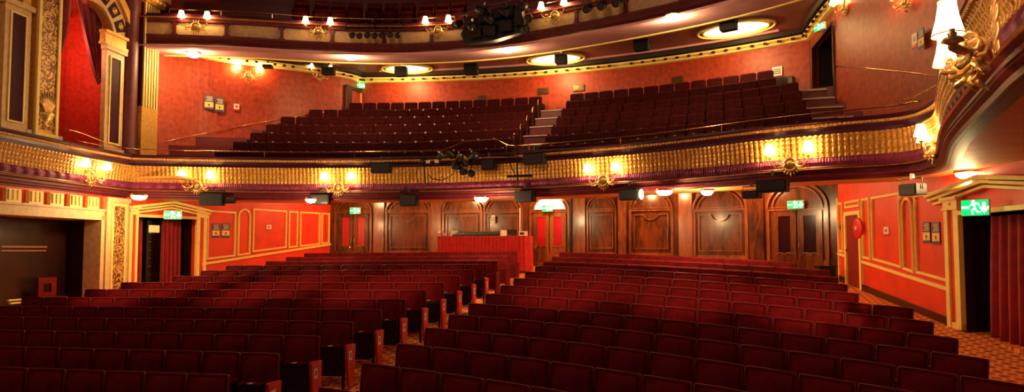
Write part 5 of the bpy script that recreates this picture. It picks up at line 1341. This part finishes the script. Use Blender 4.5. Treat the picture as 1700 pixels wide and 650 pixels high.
b.add(vs, fs); b.box(-hw-.0, hw+.0, -.40, .40, H, H+.01)
o = b.build('tablecloth', M['cloth'], loc=((tx0+tx1)/2, ty, g)); tag(o, 'bright red pleated cloth draped over the sound desk', 'tablecloth')
o = empty('mixing_console', ((tx0+tx1)/2-.15, ty+.05, top_z+.012)); b = MB(); b.add([(-.95, -.28, 0), (.75, -.28, 0), (.75, .28, 0), (-.95, .28, 0), (-.95, -.28, .06), (.75, -.28, .06), (.75, .28, .17), (-.95, .28, .17)], [(0, 3, 2, 1), (4, 5, 6, 7), (0, 1, 5, 4), (1, 2, 6, 5), (2, 3, 7, 6), (3, 0, 4, 7)])
b.build('console_body', mat('dark_green_console', (.01, .03, .018), .4), o); b = MB()
for k in range(16): b.box(-.9+k*.1, -.88+k*.1, -.2, .1, .07, .12)
b.build('fader_row', M['steel'], o); b = MB(); b.box(-1.0, -.95, -.3, .3, 0, .2); b.build('end_cheek', M['white'], o); b = MB(); b.box(.75, .80, -.3, .3, 0, .2); b.build('end_cheek', M['white'], o)
tag(o, 'long dark green mixing console on the red desk cloth', 'mixing desk')
o = empty('desk_device', (tx1-.22, ty, top_z+.012), .2); b = MB(); b.box(-.14, .14, -.12, .12, 0, .16); b.build('case', M['white'], o, bevel=.01); b = MB(); b.box(-.10, .04, -.127, -.12, .04, .12); b.build('display', M['lens'], o); tag(o, 'small white device at the right end of the sound desk', 'device')
o = empty('desk_monitor', (tx1-.62, ty+.1, top_z+.012), -.1); b = MB(); b.box(-.17, .17, -.02, .02, .05, .22); b.build('screen', M['black'], o); b = MB(); b.box(-.06, .06, -.06, .06, 0, .015); b.box(-.02, .02, -.01, .01, .015, .06); b.build('stand', M['iron'], o); tag(o, 'small dark monitor beside the white device on the desk', 'monitor')
o = empty('gooseneck_lamp', (tx0+.12, ty-.1, top_z+.012)); b = MB(); b.tube([(0, 0, 0), (.02, 0, .12), (-.05, -.02, .2), (-.18, -.03, .16)], .012, 5); b.build('neck', M['steel'], o); b = MB(); b.lathe([(.05, -.03), (.02, .04), (.001, .045)], (-.2, -.03, .14), 10); b.build('lamp_head', M['white'], o); b = MB(); b.lathe([(.06, 0), (.06, .02), (.001, .025)], (0, 0, 0), 10); b.build('base', M['iron'], o)
tag(o, 'small bent desk lamp at the left end of the sound desk', 'desk lamp')
px_, y_ = 863, 21.75; p = at_y(px_, 400, y_); b = MB(); b.lathe([(.16, 0), (.16, .02), (.03, .03), (.022, .05), (.022, 1.78-.0), (.001, 1.8)], (0, 0, 0), 10)
st = empty('microphone_stand', (p.x, y_, floor_z(y_)+.01)); b2 = MB(); b2.lathe([(.16, 0), (.16, .02), (.03, .03)], (0, 0, 0), 14); b2.build('base', M['iron'], st); b2 = MB(); b2.lathe([(.02, .03), (.02, 2.05), (.001, 2.06)], (0, 0, 0), 8); b2.build('pole', M['white'], st)
tag(st, 'tall pale pole standing behind the right end of the sound desk', 'stand')
# items in the left box at stalls level
o = empty('box_chair', LB.P(LB.u(120), LB.fz(2)+.02, -.68), yaw_of(LB.n)); b = MB(); b.ring([(-.28, .45), (.28, .45), (.28, .95), (-.28, .95)], [(-.12, .58), (.12, .58), (.12, .80), (-.12, .80)], -.03, .03); b.build('backrest', M['velvet'], o)
b = MB(); b.box(-.25, .25, -.02, .42, .40, .47); b.build('seat', M['velvet'], o, bevel=.02)
for sx in (-.22, .22):
    for sy in (0, .38): b = MB(); b.box(sx-.02, sx+.02, sy-.02, sy+.02, 0, .4); b.build('leg', M['darkwood'], o)
tag(o, 'red chair with open back in the dark left stalls box', 'chair')
u0 = LB.u(40); z0 = LB.uv(40, 500)[1]
for dz, dx, lb in ((.03, 0, 'upper yellow wooden batten on the left box ledge'), (-.04, .05, 'lower yellow wooden batten on the left box ledge')):
    b = MB(); b.box(-.28, .28, -.03, .03, 0, .035); o = b.build('wooden_batten', M['cream'], loc=LB.P(u0-dx, z0+dz, -.1)); o.rotation_euler = (0, 0, yaw_of(LB.n)); tag(o, lb, 'batten', 'yellow battens in the left box')
c = LB.uv(0, 402); o = empty('arched_mirror', LB.P(LB.u(3), c[1], -.94), yaw_of(LB.n)); r_ = abs(LB.u(3)-LB.u(24))
b = MB()
for ra, rb in ((1.0, .93), (.82, .76)):
    for k in range(16):
        a0, a1 = PI*k/16, PI*(k+1)/16; b.prism([(r_*ra*math.cos(a0), r_*ra*math.sin(a0)), (r_*ra*math.cos(a1), r_*ra*math.sin(a1)), (r_*rb*math.cos(a1), r_*rb*math.sin(a1)), (r_*rb*math.cos(a0), r_*rb*math.sin(a0))], 0, .06)
b.box(-r_*1.1, r_*1.1, 0, .08, -.06, 0); b.build('arch_frame', mat('frame_brown', (.22, .08, .03), .35), o)
b = MB(); b.prism([(r_*.55*math.cos(PI*k/12), r_*.72*math.sin(PI*k/12)+.01) for k in range(13)], 0, .02); b.build('mirror_glass', M['mirror'], o); tag(o, 'arched window with pale glass in the dark left box, cut by the frame edge', 'window')
point('box_fill_light', UB.P(UB.u(125), 5.6, -.9), 70, (1, .5, .25), .1)  # unseen lights added to brighten the inside of the arched box
point('box_fill_light', UB.P(UB.u(125), 7.6, -.4), 25, (1, .5, .25), .1)
def spot(loc, tgt, power, ang):
    l = bpy.data.lights.new('row_fill_spot', 'SPOT'); l.energy = power; l.color = (1, .42, .22); l.spot_size = math.radians(ang); l.spot_blend = .9; l.shadow_soft_size = .15
    o = bpy.data.objects.new('row_fill_spot', l); C.objects.link(o); o.location = loc; o.rotation_euler = (Vector(tgt)-Vector(loc)).to_track_quat('-Z', 'Y').to_euler()
for tx, ty_ in ((-11.8, 12.2), (-9.0, 12.8), (-6.6, 13.2), (-2.6, 13.2), (-.4, 12.9), (1.6, 12.0)): spot((tx, -2.5, 6.0), (tx, ty_, floor_z(ty_)+.8), SPOT, 10)  # unseen spots added from the stage side to brighten the middle rows
# unseen fill lights added high over the open stalls
point('fill_light', (-6, 6, 10.5), FILL, (1, .55, .32), 1.2)
point('fill_light', (-5, 3.0, 6.5), FILL*.25, (1, .55, .35), .8)
WORLD=.05; EXPO=0.12
# ------------------------------------------------------------------ camera, world, view
w = bpy.data.worlds.new('world'); bpy.context.scene.world = w; w.use_nodes = True
w.node_tree.nodes['Background'].inputs[0].default_value = (.9, .45, .35, 1); w.node_tree.nodes['Background'].inputs[1].default_value = WORLD
cam = bpy.data.cameras.new('camera'); cam.sensor_width = 36; cam.lens = FOC/1700*36; cam.clip_end = 200
cam.shift_y = SHIFT/1700
co = bpy.data.objects.new('camera', cam); C.objects.link(co); co.location = (0, 0, 0); co.rotation_euler = (math.radians(90)+PITCH, 0, YAW)
sc = bpy.context.scene; sc.camera = co
sc.view_settings.view_transform = 'Standard'; sc.view_settings.look = 'None'; sc.view_settings.gamma = 1; sc.view_settings.use_curve_mapping = False
sc.view_settings.exposure = EXPO
sc.cycles.use_denoising = True; sc.cycles.max_bounces = 6; sc.cycles.diffuse_bounces = 3; sc.cycles.glossy_bounces = 3; sc.cycles.sample_clamp_indirect = 6
